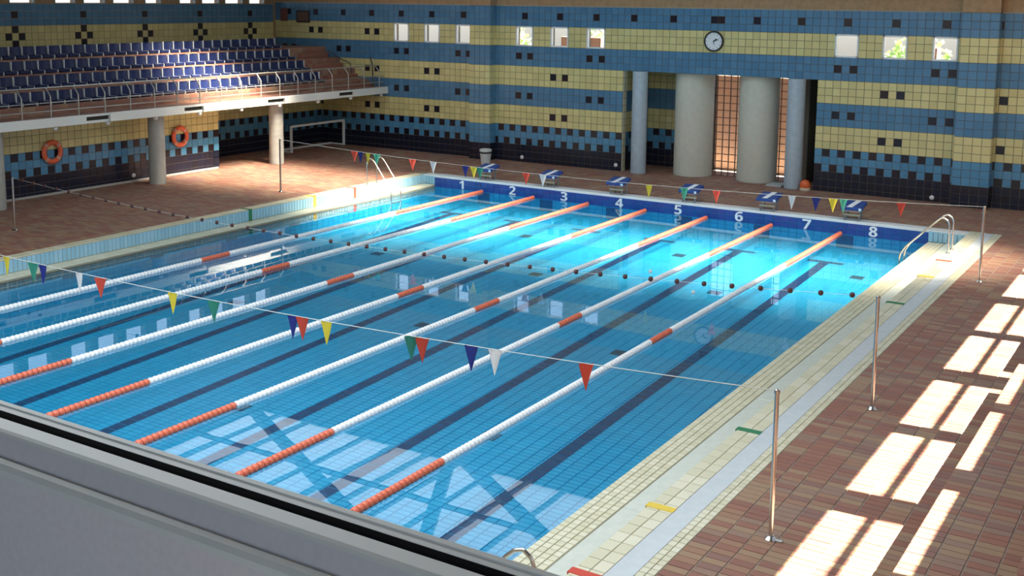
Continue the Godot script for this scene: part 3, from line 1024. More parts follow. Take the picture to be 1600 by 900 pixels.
func build_pool() -> void:
	var pool := thing("pool_basin", "rectangular swimming pool basin tiled in blue with dark lane lines", "pool", Vector3.ZERO, 0.0, "", "structure")
	var bed := mat("pool_grout", lin(0.004, 0.26, 0.50), 0.8)
	var mb := MB.new()
	# floor bed and shell
	mb.tri_quad(Vector3(0, floor_y(25) - 0.012, 25), Vector3(PX1, floor_y(25) - 0.012, 25), Vector3(PX1, floor_y(0) - 0.012, 0), Vector3(0, floor_y(0) - 0.012, 0))
	mb.box(Vector3(-0.6, -1.8, -0.45), Vector3(18.1, 0.32, -0.012))
	mb.box(Vector3(-0.6, -1.8, 25.012), Vector3(18.1, 0.32, 25.5))
	mb.box(Vector3(-0.55, -1.8, -0.012), Vector3(-0.012, 0.03, 25.012))
	mb.box(Vector3(PX1 + 0.012, -1.8, -0.012), Vector3(18.1, 0.03, 25.012))
	part("shell", mb.mesh(), bed, pool)
	# floor tiles, with lane lines laid in dark tiles
	var lanes := []
	for i in 6: lanes.append(2.1 + 2.52 * i)
	var ft := MB.new()
	var tw := PX1 / 68.0
	var tl := 0.125
	var slope := Vector3(0, -0.036, 1.0).normalized()
	var up := slope.cross(Vector3.RIGHT).normalized()
	for i in 68:
		for j in 200:
			var x := (i + 0.5) * tw
			var z := (j + 0.5) * tl
			var kind := "pool"
			ft.frustum(Vector3(x, floor_y(z) - 0.012, z), Vector3.RIGHT, -slope, up, tw - 0.014, tl - 0.012, 0.012, 0.003, GLAZE[kind][rng.randi_range(0, 2)])
	part("floor_tile_field", ft.mesh(), vmat("pool_tiles_joined", 0.35), pool, Transform3D.IDENTITY, "stuff")
	for x in lanes:
		var b := MB.new()
		var dark: Color = GLAZE["line"][0]
		var put := func(xa: float, xb: float, za: float, zb: float):
			var na := ceili((zb - za) / 0.25)
			for k in na:
				var z0: float = za + (zb - za) * k / na
				var z1: float = za + (zb - za) * (k + 1) / na
				b.tri_quad(Vector3(xa, floor_y(z1) + 0.004, z1 - 0.006), Vector3(xb, floor_y(z1) + 0.004, z1 - 0.006), Vector3(xb, floor_y(z0) + 0.004, z0 + 0.006), Vector3(xa, floor_y(z0) + 0.004, z0 + 0.006), GLAZE["line"][k % 3])
		put.call(x - 0.13, x + 0.13, 1.95, 23.1)
		put.call(x - 0.5, x + 0.5, 1.75, 1.95)
		put.call(x - 0.5, x + 0.5, 23.1, 23.3)
		part("lane_line", b.mesh(), vmat("lane_line_tiles", 0.4), pool)
	# floor grilles
	var gm := mat("grille_dark", lin(0.015, 0.05, 0.09), 0.5)
	for g in [[13.2, 16.6], [13.2, 11.5], [13.2, 6.2], [8.4, 17.9], [8.4, 12.1], [8.4, 7.0], [3.3, 19.0], [3.3, 13.0], [3.3, 7.4], [15.9, 3.0], [10.9, 3.2], [5.9, 3.4]]:
		var b := MB.new()
		for k in 6:
			var z: float = g[1] + (k - 2.5) * 0.055
			b.box(Vector3(g[0] - 0.17, floor_y(z) - 0.005, z - 0.02), Vector3(g[0] + 0.17, floor_y(z) + 0.006, z + 0.02))
		part("floor_grille", b.mesh(), gm, pool)
	# far end wall: royal blue above the water, pool blue below
	var cells := []
	var n := 68
	for i in n:
		var x := (i + 0.5) * PX1 / n
		cells.append([Vector3(x, 0.235, -0.012), PX1 / n, 0.17, "royal"])
		cells.append([Vector3(x, 0.065, -0.012), PX1 / n, 0.17, "royal"])
		for k in 4:
			cells.append([Vector3(x, -0.02 - (k + 0.5) * 0.125, -0.012), PX1 / n, 0.125, "pool"])
	lay_tiles(pool, cells, Vector3.RIGHT, Vector3.UP, Vector3.BACK, 0.008, 0.012, 160)
	# dark targets under the blocks
	for x in lanes:
		var b := MB.new()
		b.box(Vector3(x - 0.25, -0.43, -0.004), Vector3(x + 0.25, -0.04, 0.004))
		part("wall_target", b.mesh(), mat("target_dark", lin(0.012, 0.03, 0.10), 0.4), pool)
	# lane numbers
	for i in 8:
		var x: float = [1.19, 3.27, 5.31, 7.36, 9.43, 11.44, 13.55, 15.5][i]
		part("lane_number", digit_mesh(str(i + 1), 0.29, 0.01), mat("number_white", lin(0.85, 0.87, 0.88), 0.5), pool, Transform3D(Basis.IDENTITY.scaled(Vector3(1.3, 1, 1)), Vector3(x, 0.15, 0.008)))
	# near end and side walls under water
	var under := []
	for j in 100:
		var z := (j + 0.5) * 0.25
		var bottom := floor_y(z)
		var k := 0
		while -0.125 * k > bottom:
			under.append([Vector3(-0.012, -0.125 * (k + 0.5), z), 0.25, 0.125, "pool"])
			k += 1
	lay_tiles(pool, under, Vector3.FORWARD, Vector3.UP, Vector3.RIGHT, 0.012, 0.012, 0, "side_tile")
	var ru := []
	for u in under: ru.append([Vector3(PX1 + 0.012, u[0].y, u[0].z), u[1], u[2], u[3]])
	lay_tiles(pool, ru, Vector3.BACK, Vector3.UP, Vector3.LEFT, 0.012, 0.012, 0, "side_tile")
	# wall inlets on the left side, under water
	for z in [4.6, 7.3, 9.9, 12.6, 15.3]:
		var b := MB.new()
		b.box(Vector3(-0.01, -0.24, z - 0.22), Vector3(0.012, -0.16, z + 0.22))
		part("wall_inlet", b.mesh(), gm, pool)
	# white coping along the far end
	var cop := []
	for i in 34:
		cop.append([Vector3((i + 0.5) * (PX1 + 0.0) / 34.0, 0.385, -0.21), PX1 / 34.0, 0.42, "white"])
	lay_tiles(pool, cop, Vector3.RIGHT, Vector3.FORWARD, Vector3.UP, 0.006, 0.015, 40, "coping_tile")
	mb = MB.new()
	mb.box(Vector3(-0.55, 0.32, -0.42), Vector3(18.05, 0.386, -0.0))
	part("coping", mb.mesh(), mat("coping_white", lin(0.76, 0.77, 0.76), 0.5), pool)
	# left: low ledge, pale blue upstand, cream coping
	var led := []
	var upst := []
	var co := []
	for j in 200:
		var z := (j + 0.5) * 0.125
		led.append([Vector3(-0.125, 0.04, z), 0.125, 0.25, "cream"])
		led.append([Vector3(-0.375, 0.04, z), 0.125, 0.25, "cream"])
		upst.append([Vector3(-0.5, 0.215, z), 0.125, 0.33, "pale"])
	for j in 100:
		co.append([Vector3(-0.68, 0.385, (j + 0.5) * 0.25), 0.25, 0.36, "cream"])
	mb = MB.new()
	mb.box(Vector3(-0.55, -0.2, 0.0), Vector3(0.0, 0.04, 25.0))
	mb.box(Vector3(-0.86, -0.2, -0.42), Vector3(-0.5, 0.386, 25.9))
	mb.box(Vector3(-0.86, -0.2, 25.0), Vector3(18.88, 0.386, 25.9))
	part("ledge_bed", mb.mesh(), mat("ledge_grout", lin(0.30, 0.28, 0.20), 0.9), pool)
	lay_tiles(pool, led, Vector3.FORWARD, Vector3.LEFT, Vector3.UP, 0.008, 0.012, 0, "ledge_tile")
	lay_tiles(pool, upst, Vector3.FORWARD, Vector3.UP, Vector3.RIGHT, 0.016, 0.012, 0, "upstand_tile")
	lay_tiles(pool, co, Vector3.FORWARD, Vector3.LEFT, Vector3.UP, 0.008, 0.014, 0, "coping_tile")
	# right: tiled ledge, groove, smooth channel, beige kerb, glossy gutter, small cream tiles
	var rl := []
	for j in 200:
		var z := (j + 0.5) * 0.125
		for i in 4:
			rl.append([Vector3(PX1 + 0.056 + i * 0.1125, 0.04, z), 0.1125, 0.125, "cream"])
	lay_tiles(pool, rl, Vector3.RIGHT, Vector3.FORWARD, Vector3.UP, 0.011, 0.012, 300, "ledge_tile")
	mb = MB.new()
	mb.box(Vector3(PX1, -0.2, 0.0), Vector3(18.05, 0.042, 25.0))
	mb.box(Vector3(18.05, -0.2, -0.42), Vector3(18.88, 0.37, 25.0))
	part("kerb_bed", mb.mesh(), mat("ledge_grout", Color.BLACK), pool)
	mb = MB.new()
	for q in 5:
		mb.cbox(Vector3(PX1 + 0.475, 0.0, 0.0 + q * 5.0), Vector3(18.05, 0.06, q * 5.0 + 4.99), 0.006)
	var smooth := mat("channel_smooth", Color.WHITE, 0.35)
	grain(smooth, 0.03, lin(0.58, 0.62, 0.54), lin(0.68, 0.70, 0.62), 256, 0.6)
	part("channel_cover", mb.mesh(), smooth, pool)
	var kerb := []
	var small := []
	for j in 102:
		var z := -0.42 + (j + 0.5) * 25.42 / 102.0
		kerb.append([Vector3(18.138, 0.385, z), 0.175, 25.42 / 102.0, "cream"])
		kerb.append([Vector3(18.313, 0.385, z), 0.175, 25.42 / 102.0, "cream"])
	for j in 204:
		var z := -0.42 + (j + 0.5) * 25.42 / 204.0
		for i in 2: small.append([Vector3(18.73 + 0.1 * i, 0.385, z), 0.1, 25.42 / 204.0, "cream"])
	lay_tiles(pool, kerb, Vector3.RIGHT, Vector3.FORWARD, Vector3.UP, 0.007, 0.014, 120, "kerb_tile")
	lay_tiles(pool, small, Vector3.RIGHT, Vector3.FORWARD, Vector3.UP, 0.007, 0.014, 150, "edging_tile")
	var wallr := []
	for j in 100: wallr.append([Vector3(18.05, 0.215, (j + 0.5) * 0.25), 0.25, 0.31, "cream"])
	lay_tiles(pool, wallr, Vector3.BACK, Vector3.UP, Vector3.LEFT, 0.008, 0.012, 0, "upstand_tile")
	var endr := []
	for i in 8: endr.append([Vector3(PX1 + 0.065 + i * 0.129, 0.21, 0.0), 0.129, 0.30, "pale"])
	lay_tiles(pool, endr, Vector3.RIGHT, Vector3.UP, Vector3.BACK, 0.01, 0.012, 8, "upstand_tile")
	var endl := []
	for i in 4: endl.append([Vector3(-0.0625 - i * 0.125, 0.21, 0.0), 0.125, 0.30, "pale"])
	lay_tiles(pool, endl, Vector3.RIGHT, Vector3.UP, Vector3.BACK, 0.01, 0.012, 8, "upstand_tile")
	# gutter: a shallow glossy dish
	mb = MB.new()
	var pts := []
	var nor := []
	for i in 9:
		var t := i / 8.0
		var y := 0.397 - 0.012 * sin(PI * t)
		for z in [-0.42, 25.0]:
			pts.append(Vector3(18.40 + 0.28 * t, y, z))
			nor.append(Vector3(0.012 * PI * cos(PI * t) / 0.28, 1, 0).normalized())
	mb.smooth_grid(pts, nor, 9, 2)
	var gut := mat("gutter_glaze", Color.WHITE, 0.35)
	grain(gut, 0.03, lin(0.56, 0.61, 0.62), lin(0.64, 0.68, 0.69), 256, 0.6)
	part("gutter", mb.mesh(), gut, pool)
	# coloured distance marks on both sides
	for q in [[3.85, "red"], [5.82, "yellow"], [8.65, "green"], [17.32, "green"], [20.4, "yellow"], [22.4, "red"]]:
		var col: Color = {"red": lin(0.62, 0.07, 0.04), "yellow": lin(0.80, 0.58, 0.07), "green": lin(0.02, 0.20, 0.08)}[q[1]]
		var m := mat("mark_" + q[1], col, 0.5)
		var b := MB.new()
		b.box(Vector3(18.04, 0.395, q[0] - 0.065), Vector3(18.40, 0.406, q[0] + 0.065))
		b.box(Vector3(18.03, 0.06, q[0] - 0.065), Vector3(18.042, 0.406, q[0] + 0.065))
		part("distance_mark", b.mesh(), m, pool)
		b = MB.new()
		b.box(Vector3(-0.488, 0.06, q[0] - 0.065), Vector3(-0.478, 0.405, q[0] + 0.065))
		b.box(Vector3(-0.85, 0.395, q[0] - 0.065), Vector3(-0.478, 0.405, q[0] + 0.065))
		part("distance_mark", b.mesh(), m, pool)
	# water
	var wm := StandardMaterial3D.new()
	wm.resource_name = "pool_water"
	wm.transparency = BaseMaterial3D.TRANSPARENCY_ALPHA
	wm.albedo_color = Color(lin(0.0, 0.22, 0.42), 0.10)
	wm.roughness = 0.0
	wm.metallic_specular = 0.47
	var wn := FastNoiseLite.new()
	wn.seed = 11
	wn.frequency = 0.012
	wn.fractal_octaves = 2
	var nt := NoiseTexture2D.new()
	nt.noise = wn
	nt.width = 512
	nt.height = 512
	nt.seamless = true
	nt.as_normal_map = true
	nt.bump_strength = 2.0
	wm.normal_enabled = true
	wm.normal_texture = nt
	wm.normal_scale = 0.006
	wm.uv1_triplanar = true
	wm.uv1_world_triplanar = true
	wm.uv1_scale = Vector3(0.25, 0.25, 0.25)
	mb = MB.new()
	mb.tri_quad(Vector3(0, 0, 25), Vector3(PX1, 0, 25), Vector3(PX1, 0, 0), Vector3(0, 0, 0))
	single("pool_water", mb.mesh(), wm, "calm blue water filling the swimming pool", "water", "structure")

# ------------------------------------------------------------------ spectator stand
func build_stand() -> void:
	var brickm := vmat("brick_joined", 0.62)
	var st := thing("spectator_stand", "stepped brick spectator stand on a white edged balcony", "stand", Vector3.ZERO, 0.0, "", "structure")
	var under := mat("soffit_grey", lin(0.34, 0.33, 0.30), 0.8)
	var treadm := mat("mortar", Color.WHITE)
	var mb := MB.new()
	mb.box(Vector3(-12.1, 2.72, -4.75), Vector3(-5.95, 2.992, 31.0))
	part("balcony_slab", mb.mesh(), under, st)
	# steps: x front edge, top height
	var steps := [[-6.8, 3.27], [-7.6, 3.70], [-8.4, 4.12], [-9.2, 4.55]]
	mb = MB.new()
	var prev := 2.99
	for i in 4:
		var x: float = steps[i][0]
		mb.box(Vector3(-12.1, prev, -4.75), Vector3(x, steps[i][1] - 0.008, 31.0))
		prev = steps[i][1] - 0.008
	part("step_body", mb.mesh(), treadm, st)
	# brick paving of walkway, treads and risers
	var bricks := MB.new()
	var rows := [[-6.8, -5.95, 2.992], [-7.6, -6.8, 3.262], [-8.4, -7.6, 3.692], [-9.2, -8.4, 4.112], [-12.1, -9.2, 4.542]]
	for r in rows:
		var nx := roundi((r[1] - r[0]) / 0.14)
		var wx: float = (r[1] - r[0]) / nx
		for i in nx:
			for j in 70:
				var z: float = -4.6 + j * 0.29
				if z > 15.6: continue
				bricks.frustum(Vector3(r[0] + (i + 0.5) * wx, r[2], z), Vector3.RIGHT, Vector3.FORWARD, Vector3.UP, wx - 0.012, 0.276, 0.008, 0.003, BRICK[rng.randi_range(0, 7)])
	var lows := [2.992, 3.27, 3.70, 4.12]
	for i in 4:
		for j in 70:
			var z: float = -4.6 + j * 0.29
			if z > 15.6: continue
			var h: float = (steps[i][1] - lows[i]) / 2.0
			for k in 2:
				bricks.frustum(Vector3(steps[i][0], lows[i] + h * (k + 0.5), z), Vector3.FORWARD, Vector3.UP, Vector3.RIGHT, 0.276, h - 0.012, 0.008, 0.003, BRICK[rng.randi_range(0, 7)])
	part("brick_field", bricks.mesh(), brickm, st, Transform3D.IDENTITY, "stuff")
	# stair at the far end: half steps between the treads
	for i in 4:
		var hh: float = (steps[i][1] - lows[i])
		mb = MB.new()
		mb.cbox(Vector3(steps[i][0], lows[i], -4.6), Vector3(steps[i][0] + 0.28, lows[i] + hh * 0.5, -3.0), 0.01)
		part("half_step", mb.mesh(), mat("step_brick", BRICK[0].linear_to_srgb(), 0.65), st)
	# white fascia with dark slots
	var fas := thing("balcony_fascia", "white edge beam of the balcony with dark slots", "beam", Vector3.ZERO, 0.0, "", "structure")
	mb = MB.new()
	var zs := [-4.75, -2.57, -1.67, 1.40, 2.30, 5.39, 6.24, 9.26, 10.14, 13.2, 14.1, 31.0]
	var white := mat("fascia_white", lin(0.72, 0.74, 0.70), 0.5)
	for i in range(0, zs.size() - 1):
		if i % 2 == 0:
			mb.cbox(Vector3(-5.95, 2.72, zs[i]), Vector3(-5.82, 3.0, zs[i + 1]), 0.012)
		else:
			mb.box(Vector3(-5.95, 2.93, zs[i]), Vector3(-5.83, 2.995, zs[i + 1]))
			mb.box(Vector3(-5.95, 2.72, zs[i]), Vector3(-5.90, 2.80, zs[i + 1]))
	part("beam", mb.mesh(), white, fas)
	for i in range(1, zs.size() - 1, 2):
		mb = MB.new()
		mb.box(Vector3(-5.94, 2.80, zs[i]), Vector3(-5.925, 2.93, zs[i + 1]))
		part("slot", mb.mesh(), mat("slot_dark", lin(0.025, 0.025, 0.02), 0.8), fas)
	var lampm := mat("lamp_opal", lin(0.66, 0.67, 0.64), 0.35)
	var li := 0
	for z in [11.2, 9.3, 7.4, 5.5, 3.55, 1.6, -0.5, -2.45, -4.4]:
		li += 1
		var t := thing("balcony_lamp", "%s small opal lamp under the balcony edge from the picture edge" % ordinal(li), "lamp", Vector3(-5.92, 2.72, z), 0.0, "lamps under the balcony edge")
		mb = MB.new()
		mb.lathe([Vector2(0.06, 0), Vector2(0.06, -0.02), Vector2(0.045, -0.025)], Transform3D.IDENTITY, 12)
		part("base", mb.mesh(), mat("lamp_base", lin(0.4, 0.4, 0.38), 0.5), t)
		mb = MB.new()
		mb.lathe([Vector2(0.07, -0.02), Vector2(0.075, -0.06), Vector2(0.06, -0.10), Vector2(0.03, -0.115), Vector2(0, -0.12)], Transform3D.IDENTITY, 14)
		part("globe", mb.mesh(), lampm, t)
	# round columns under the balcony
	var conc := mat("column_grey", Color.WHITE, 0.7)
	grain(conc, 0.03, lin(0.33, 0.33, 0.30), lin(0.42, 0.41, 0.37), 256, 0.6)
	for q in [[-6.45, 12.9, "round grey column under the balcony at the picture edge"], [-6.40, 6.98, "round grey column under the balcony between the lifebuoys"], [-6.50, 1.2, "round grey column under the balcony beside the goal"]]:
		mb = MB.new()
		mb.lathe([Vector2(0, 0), Vector2(0.27, 0), Vector2(0.275, 0.02), Vector2(0.265, 2.32), Vector2(0, 2.32)], Transform3D.IDENTITY, 28)
		var o := single("round_column", mb.mesh(), conc, q[2], "column", "structure")
		o.position = Vector3(q[0], DECK, q[1])
	# seats
	var seat_blue := mat("seat_blue", lin(0.009, 0.017, 0.075), 0.35)
	var arm_grey := mat("seat_arm", lin(0.55, 0.56, 0.57), 0.4)
	var proto: Node3D = null
	var words := ["front row", "second row", "third row", "top row"]
	for row in 4:
		var x: float = -7.25 - 0.8 * row
		var y: float = [3.27, 3.70, 4.12, 4.55][row]
		var z := -2.0
		var count := 0
		while z < 13.6:
			count += 1
			var label := "dark blue plastic seat, %s from the far wall in the %s of the stand" % [ordinal(count), words[row]]
			var s: Node3D
			if proto == null:
				proto = make_seat(seat_blue, arm_grey)
				s = proto
			else:
				s = copy(proto, "stand_seat", label)
			tag(s, label, "seat", "dark blue seats, %s" % words[row])
			s.position = Vector3(x, y, z)
			z += 0.489
	# railing along the walkway
	var rail := thing("balcony_railing", "thin metal railing with kinked posts along the balcony edge", "railing", Vector3(-5.92, 3.0, 0))
	var steel := mat("rail_steel", lin(0.42, 0.40, 0.36), 0.35, 0.6)
	var z := -4.3
	while z < 15.0:
		mb = MB.new()
		mb.tube([Vector3(-0.02, 0, z), Vector3(-0.02, 0.62, z), Vector3(-0.06, 0.68, z), Vector3(-0.24, 0.88, z)], 0.022, 8)
		part("post", mb.mesh(), steel, rail)
		z += 0.975
	for q in [[-0.02, 0.2], [-0.02, 0.45], [-0.24, 0.88]]:
		mb = MB.new()
		mb.tube([Vector3(q[0], q[1], -4.6), Vector3(q[0], q[1], 15.0)], 0.016 if q[1] < 0.8 else 0.024, 8)
		part("rail", mb.mesh(), steel, rail)
	var hr := thing("stair_handrail", "dark bent handrail at the far end of the stand by the wall", "handrail", Vector3(0, 0, -4.45))
	mb = MB.new()
	mb.tube([Vector3(-8.9, 4.45, 0), Vector3(-8.0, 4.02, 0), Vector3(-7.75, 3.98, 0), Vector3(-7.6, 3.9, 0), Vector3(-7.55, 3.7, 0), Vector3(-7.55, 3.0, 0)], 0.022, 8)
	part("rail", mb.mesh(), mat("rail_dark", lin(0.08, 0.07, 0.055), 0.5), hr)
	mb = MB.new()
	mb.tube([Vector3(-6.55, 4.25, 0), Vector3(-6.42, 3.9, 0), Vector3(-6.38, 3.0, 0)], 0.03, 8)
	part("post", mb.mesh(), mat("rail_dark", Color.BLACK), hr)

func make_seat(blue: Material, grey: Material) -> Node3D:
	var s := Node3D.new()
	s.name = numbered("stand_seat")
	add_child(s)
	var mb := MB.new()
	var pts := []
	var nor := []
	# backrest: gently dished shell facing +x
	for side in [0.0, -0.03]:
		pts = []
		nor = []
		for i in 5:
			for j in 6:
				var u := (j / 5.0 - 0.5) * 0.42
				var h := 0.05 + i / 4.0 * 0.34
				var dish := 0.05 * (u * u * 22.0) - i / 4.0 * 0.06
				pts.append(Vector3(-0.16 + dish + side, h, u))
				nor.append(Vector3(1.0 if side == 0.0 else -1.0, 0.15, -u * 2.0).normalized())
		mb.smooth_grid(pts, nor, 5, 6)
	mb.box(Vector3(-0.24, 0.375, -0.2), Vector3(-0.19, 0.392, 0.2))
	part("backrest", mb.mesh(), blue, s)
	mb = MB.new()
	for side in [0.0, -0.025]:
		pts = []
		nor = []
		for i in 5:
			for j in 6:
				var u := (j / 5.0 - 0.5) * 0.42
				var x := -0.16 + i / 4.0 * 0.40
				pts.append(Vector3(x, 0.09 + 0.9 * u * u - 0.03 * sin(i / 4.0 * PI) + side, u))
				nor.append(Vector3(0, 1.0 if side == 0.0 else -1.0, -u))
		mb.smooth_grid(pts, nor, 5, 6)
	mb.box(Vector3(0.225, 0.03, -0.2), Vector3(0.245, 0.105, 0.2))
	part("seat_pan", mb.mesh(), blue, s)
	for zz in [-0.235]:
		mb = MB.new()
		mb.cbox(Vector3(-0.16, 0.0, zz - 0.02), Vector3(-0.10, 0.40, zz + 0.02), 0.006)
		mb.cbox(Vector3(-0.12, 0.06, zz - 0.02), Vector3(0.22, 0.11, zz + 0.02), 0.006)
		mb.cbox(Vector3(0.12, 0.0, zz - 0.03), Vector3(0.22, 0.09, zz + 0.03), 0.006)
		part("bracket", mb.mesh(), grey, s)
	return s

# ------------------------------------------------------------------ ropes, flag lines, starting blocks, ladders
func sagging(a: Vector3, b: Vector3, sag: float, t: float) -> Vector3:
	var p := a.lerp(b, t)
	p.y -= sag * 4.0 * t * (1.0 - t)
	return p

func floats(z0: float, z1: float) -> ArrayMesh:
	var mb := MB.new()
	var n := roundi((z1 - z0) / 0.1)
	var d := (z1 - z0) / n
	var rot := Basis(Vector3.RIGHT, PI / 2)
	for i in n:
		var z := z0 + i * d
		mb.lathe([Vector2(0.02, 0.0), Vector2(0.052, 0.008), Vector2(0.064, d * 0.35), Vector2(0.064, d * 0.65), Vector2(0.052, d - 0.008), Vector2(0.02, d)], Transform3D(rot, Vector3(0, 0, z)), 12)
	return mb.mesh()

func build_pool_gear() -> void:
	var wm := mat("float_white", lin(0.90, 0.90, 0.89), 0.4)
	var rm := mat("float_red", lin(0.74, 0.17, 0.09), 0.4)
	var cab := mat("cable_grey", lin(0.3, 0.3, 0.3), 0.4)
	var ends := floats(0.06, 5.0)
	var ends2 := floats(20.0, 24.94)
	var midm := floats(12.02, 12.98)
	var w1 := floats(5.0, 12.02)
	var w2 := floats(12.98, 20.0)
	var cb := MB.new()
	cb.tube([Vector3(0, 0, 0.0), Vector3(0, 0, 25.0)], 0.008, 6)
	var cbm := cb.mesh()
	var words := ["one", "two", "three", "four", "five", "six", "seven", "eight"]
	for k in range(1, 8):
		var t := thing("lane_rope", "white and red floating lane rope between painted numbers %s and %s" % [words[k - 1], words[k]], "lane rope", Vector3(k * 25.0 / 12.0, 0.02, 0), 0.0, "lane ropes")
		part("cable", cbm, cab, t)
		part("red_float_run", ends, rm, t, Transform3D.IDENTITY, "stuff")
		part("white_float_run", w1, wm, t, Transform3D.IDENTITY, "stuff")
		part("red_float_run", midm, rm, t, Transform3D.IDENTITY, "stuff")
		part("white_float_run", w2, wm, t, Transform3D.IDENTITY, "stuff")
		part("red_float_run", ends2, rm, t, Transform3D.IDENTITY, "stuff")
	# posts
	var steel := mat("chrome", lin(0.6, 0.6, 0.6), 0.2, 1.0)
	steel.albedo_color = lin(0.62, 0.60, 0.56)
	steel.roughness = 0.25
	steel.metallic = 1.0
	var tops := {}
	for q in [["near", Vector3(19.66, DECK, 20.48), 2.24, "steel post on the deck nearest the viewer, carrying the pennant line"], ["mid", Vector3(19.5, DECK, 15.4), 2.22, "steel post on the deck halfway along the sunny side"], ["far", Vector3(19.36, DECK, 5.7), 2.16, "steel post on the deck beside the far corner ladder"], ["farl", Vector3(-1.9, DECK, 5.86), 2.13, "thin dark post on the sunlit deck in front of the goal"], ["midl", Vector3(-3.35, DECK, 14.46), 1.84, "pale post on the shaded deck under the stand"]]:
		var t := thing("line_post", q[3], "post", q[1])
		var h: float = q[2] - DECK
		var mb := MB.new()
		mb.lathe([Vector2(0.028, 0), Vector2(0.028, h - 0.01), Vector2(0.02, h), Vector2(0, h)], Transform3D.IDENTITY, 12)
		var tube := part("tube", mb.mesh(), steel if not q[0] == "farl" else mat("post_dark", lin(0.12, 0.11, 0.10), 0.4), t)
		mb = MB.new()
		mb.lathe([Vector2(0.0, 0.012), Vector2(0.04, 0.05), Vector2(0.075, 0.012), Vector2(0.075, 0.0)], Transform3D.IDENTITY, 16)
		mb.box(Vector3(0.0, 0.0, -0.03), Vector3(0.14, 0.014, 0.03))
		part("foot", mb.mesh(), steel, t)
		mb = MB.new()
		mb.lathe([Vector2(0.036, h - 0.05), Vector2(0.036, h - 0.02)], Transform3D.IDENTITY, 12)
		part("collar", mb.mesh(), steel, tube)
		tops[q[0]] = q[1] + Vector3(-0.045 if q[1].x > 5.0 else 0.045, h - 0.02, 0)
	var pcol := {"r": lin(0.62, 0.07, 0.04), "y": lin(0.80, 0.66, 0.05), "g": lin(0.03, 0.26, 0.18), "b": lin(0.015, 0.03, 0.24), "w": lin(0.82, 0.84, 0.84)}
	var string_m := mat("string_pale", lin(0.60, 0.62, 0.58), 0.7)
	var specs := [
		["near pennant line strung over the ropes in front of the viewer", Vector3(-2.6, 2.2, 20.4), tops["near"], 0.33, [[5.12, "y"], [5.9, "g"], [6.17, "b"], [7.17, "w"], [7.74, "r"], [9.52, "y"], [10.47, "g"], [12.14, "b"], [12.34, "r"], [12.81, "y"], [14.38, "g"], [14.57, "r"], [15.39, "b"], [15.77, "w"], [17.16, "r"], [3.2, "w"], [2.6, "b"], [1.2, "y"]], 0.20, 0.36],
		["far pennant line strung in front of the starting blocks", tops["farl"], tops["far"], 0.28, [[1.17, "r"], [1.40, "b"], [1.69, "y"], [2.04, "g"], [3.39, "r"], [4.14, "w"], [5.28, "b"], [5.57, "y"], [5.78, "g"], [7.33, "r"], [7.87, "w"], [11.09, "y"], [12.1, "g"], [12.98, "r"], [14.93, "w"], [15.53, "b"], [15.95, "y"], [16.2, "g"], [17.54, "r"]], 0.21, 0.34],
	]
	for s in specs:
		var t := thing("pennant_line", s[0], "pennants")
		var a: Vector3 = s[1]
		var b: Vector3 = s[2]
		var path := []
		for i in 41: path.append(sagging(a, b, s[3], i / 40.0))
		var mb := MB.new()
		mb.tube(path, 0.006, 6)
		part("string", mb.mesh(), string_m, t)
		for f in s[4]:
			var u: float = (f[0] - a.x) / (b.x - a.x)
			var p := sagging(a, b, s[3], u)
			var w: float = s[5]
			var h: float = s[6]
			var swing := rng.randf_range(-0.35, 0.35)
			if f[1] == "r" or f[1] == "g": swing += 0.35
			mb = MB.new()
			var rows := 6
			var pts := []
			var nor := []
			for r in rows:
				var q := r / float(rows - 1)
				for c in 4:
					var e := c / 3.0 - 0.5
					pts.append(Vector3(e * w * (1.0 - q * 0.97), -q * h, 0.03 * sin(e * 5.0 + q * 2.0) * (1.0 - q)))
					nor.append(Vector3(-0.3 * cos(e * 5.0 + q * 2.0), 0, 1).normalized())
			mb.smooth_grid(pts, nor, rows, 4)
			var pts2 := []
			var nor2 := []
			for i in pts.size():
				pts2.append(pts[i] + Vector3(0, 0, -0.004))
				nor2.append(-nor[i])
			mb.smooth_grid(pts2, nor2, rows, 4)
			part("pennant", mb.mesh(), mat("pennant_" + f[1], pcol[f[1]], 0.7), t, Transform3D(Basis(Vector3.UP, swing + 0.3), p))
	# recall rope with dark red beads
	var rt := thing("bead_line", "thin line of dark red beads strung across the middle of the pool", "bead line")
	var ra: Vector3 = tops["midl"]
	var rb: Vector3 = tops["mid"]
	var rpath := []
	for i in 41: rpath.append(sagging(ra, rb, 0.42, i / 40.0))
	var rmb := MB.new()
	rmb.tube(rpath, 0.0045, 6)
	part("string", rmb.mesh(), string_m, rt)
	var bead := MB.new()
	bead.lathe([Vector2(0.0, -0.045), Vector2(0.028, -0.037), Vector2(0.042, -0.012), Vector2(0.042, 0.012), Vector2(0.028, 0.037), Vector2(0, 0.045)], Transform3D.IDENTITY, 12)
	var bm := bead.mesh()
	var x := -2.9
	while x < 19.2:
		part("bead", bm, mat("bead_red", lin(0.07, 0.018, 0.016), 0.5), rt, Transform3D(Basis.IDENTITY, sagging(ra, rb, 0.42, (x - ra.x) / (rb.x - ra.x))))
		x += 0.5
	# starting blocks
	var bl_labels := ["blue starting block in front of the waste bin, above painted number one", "blue starting block between painted numbers two and three", "blue starting block right above painted number four", "blue starting block right above painted number five", "blue starting block between painted numbers six and seven", "blue starting block between painted numbers seven and eight"]
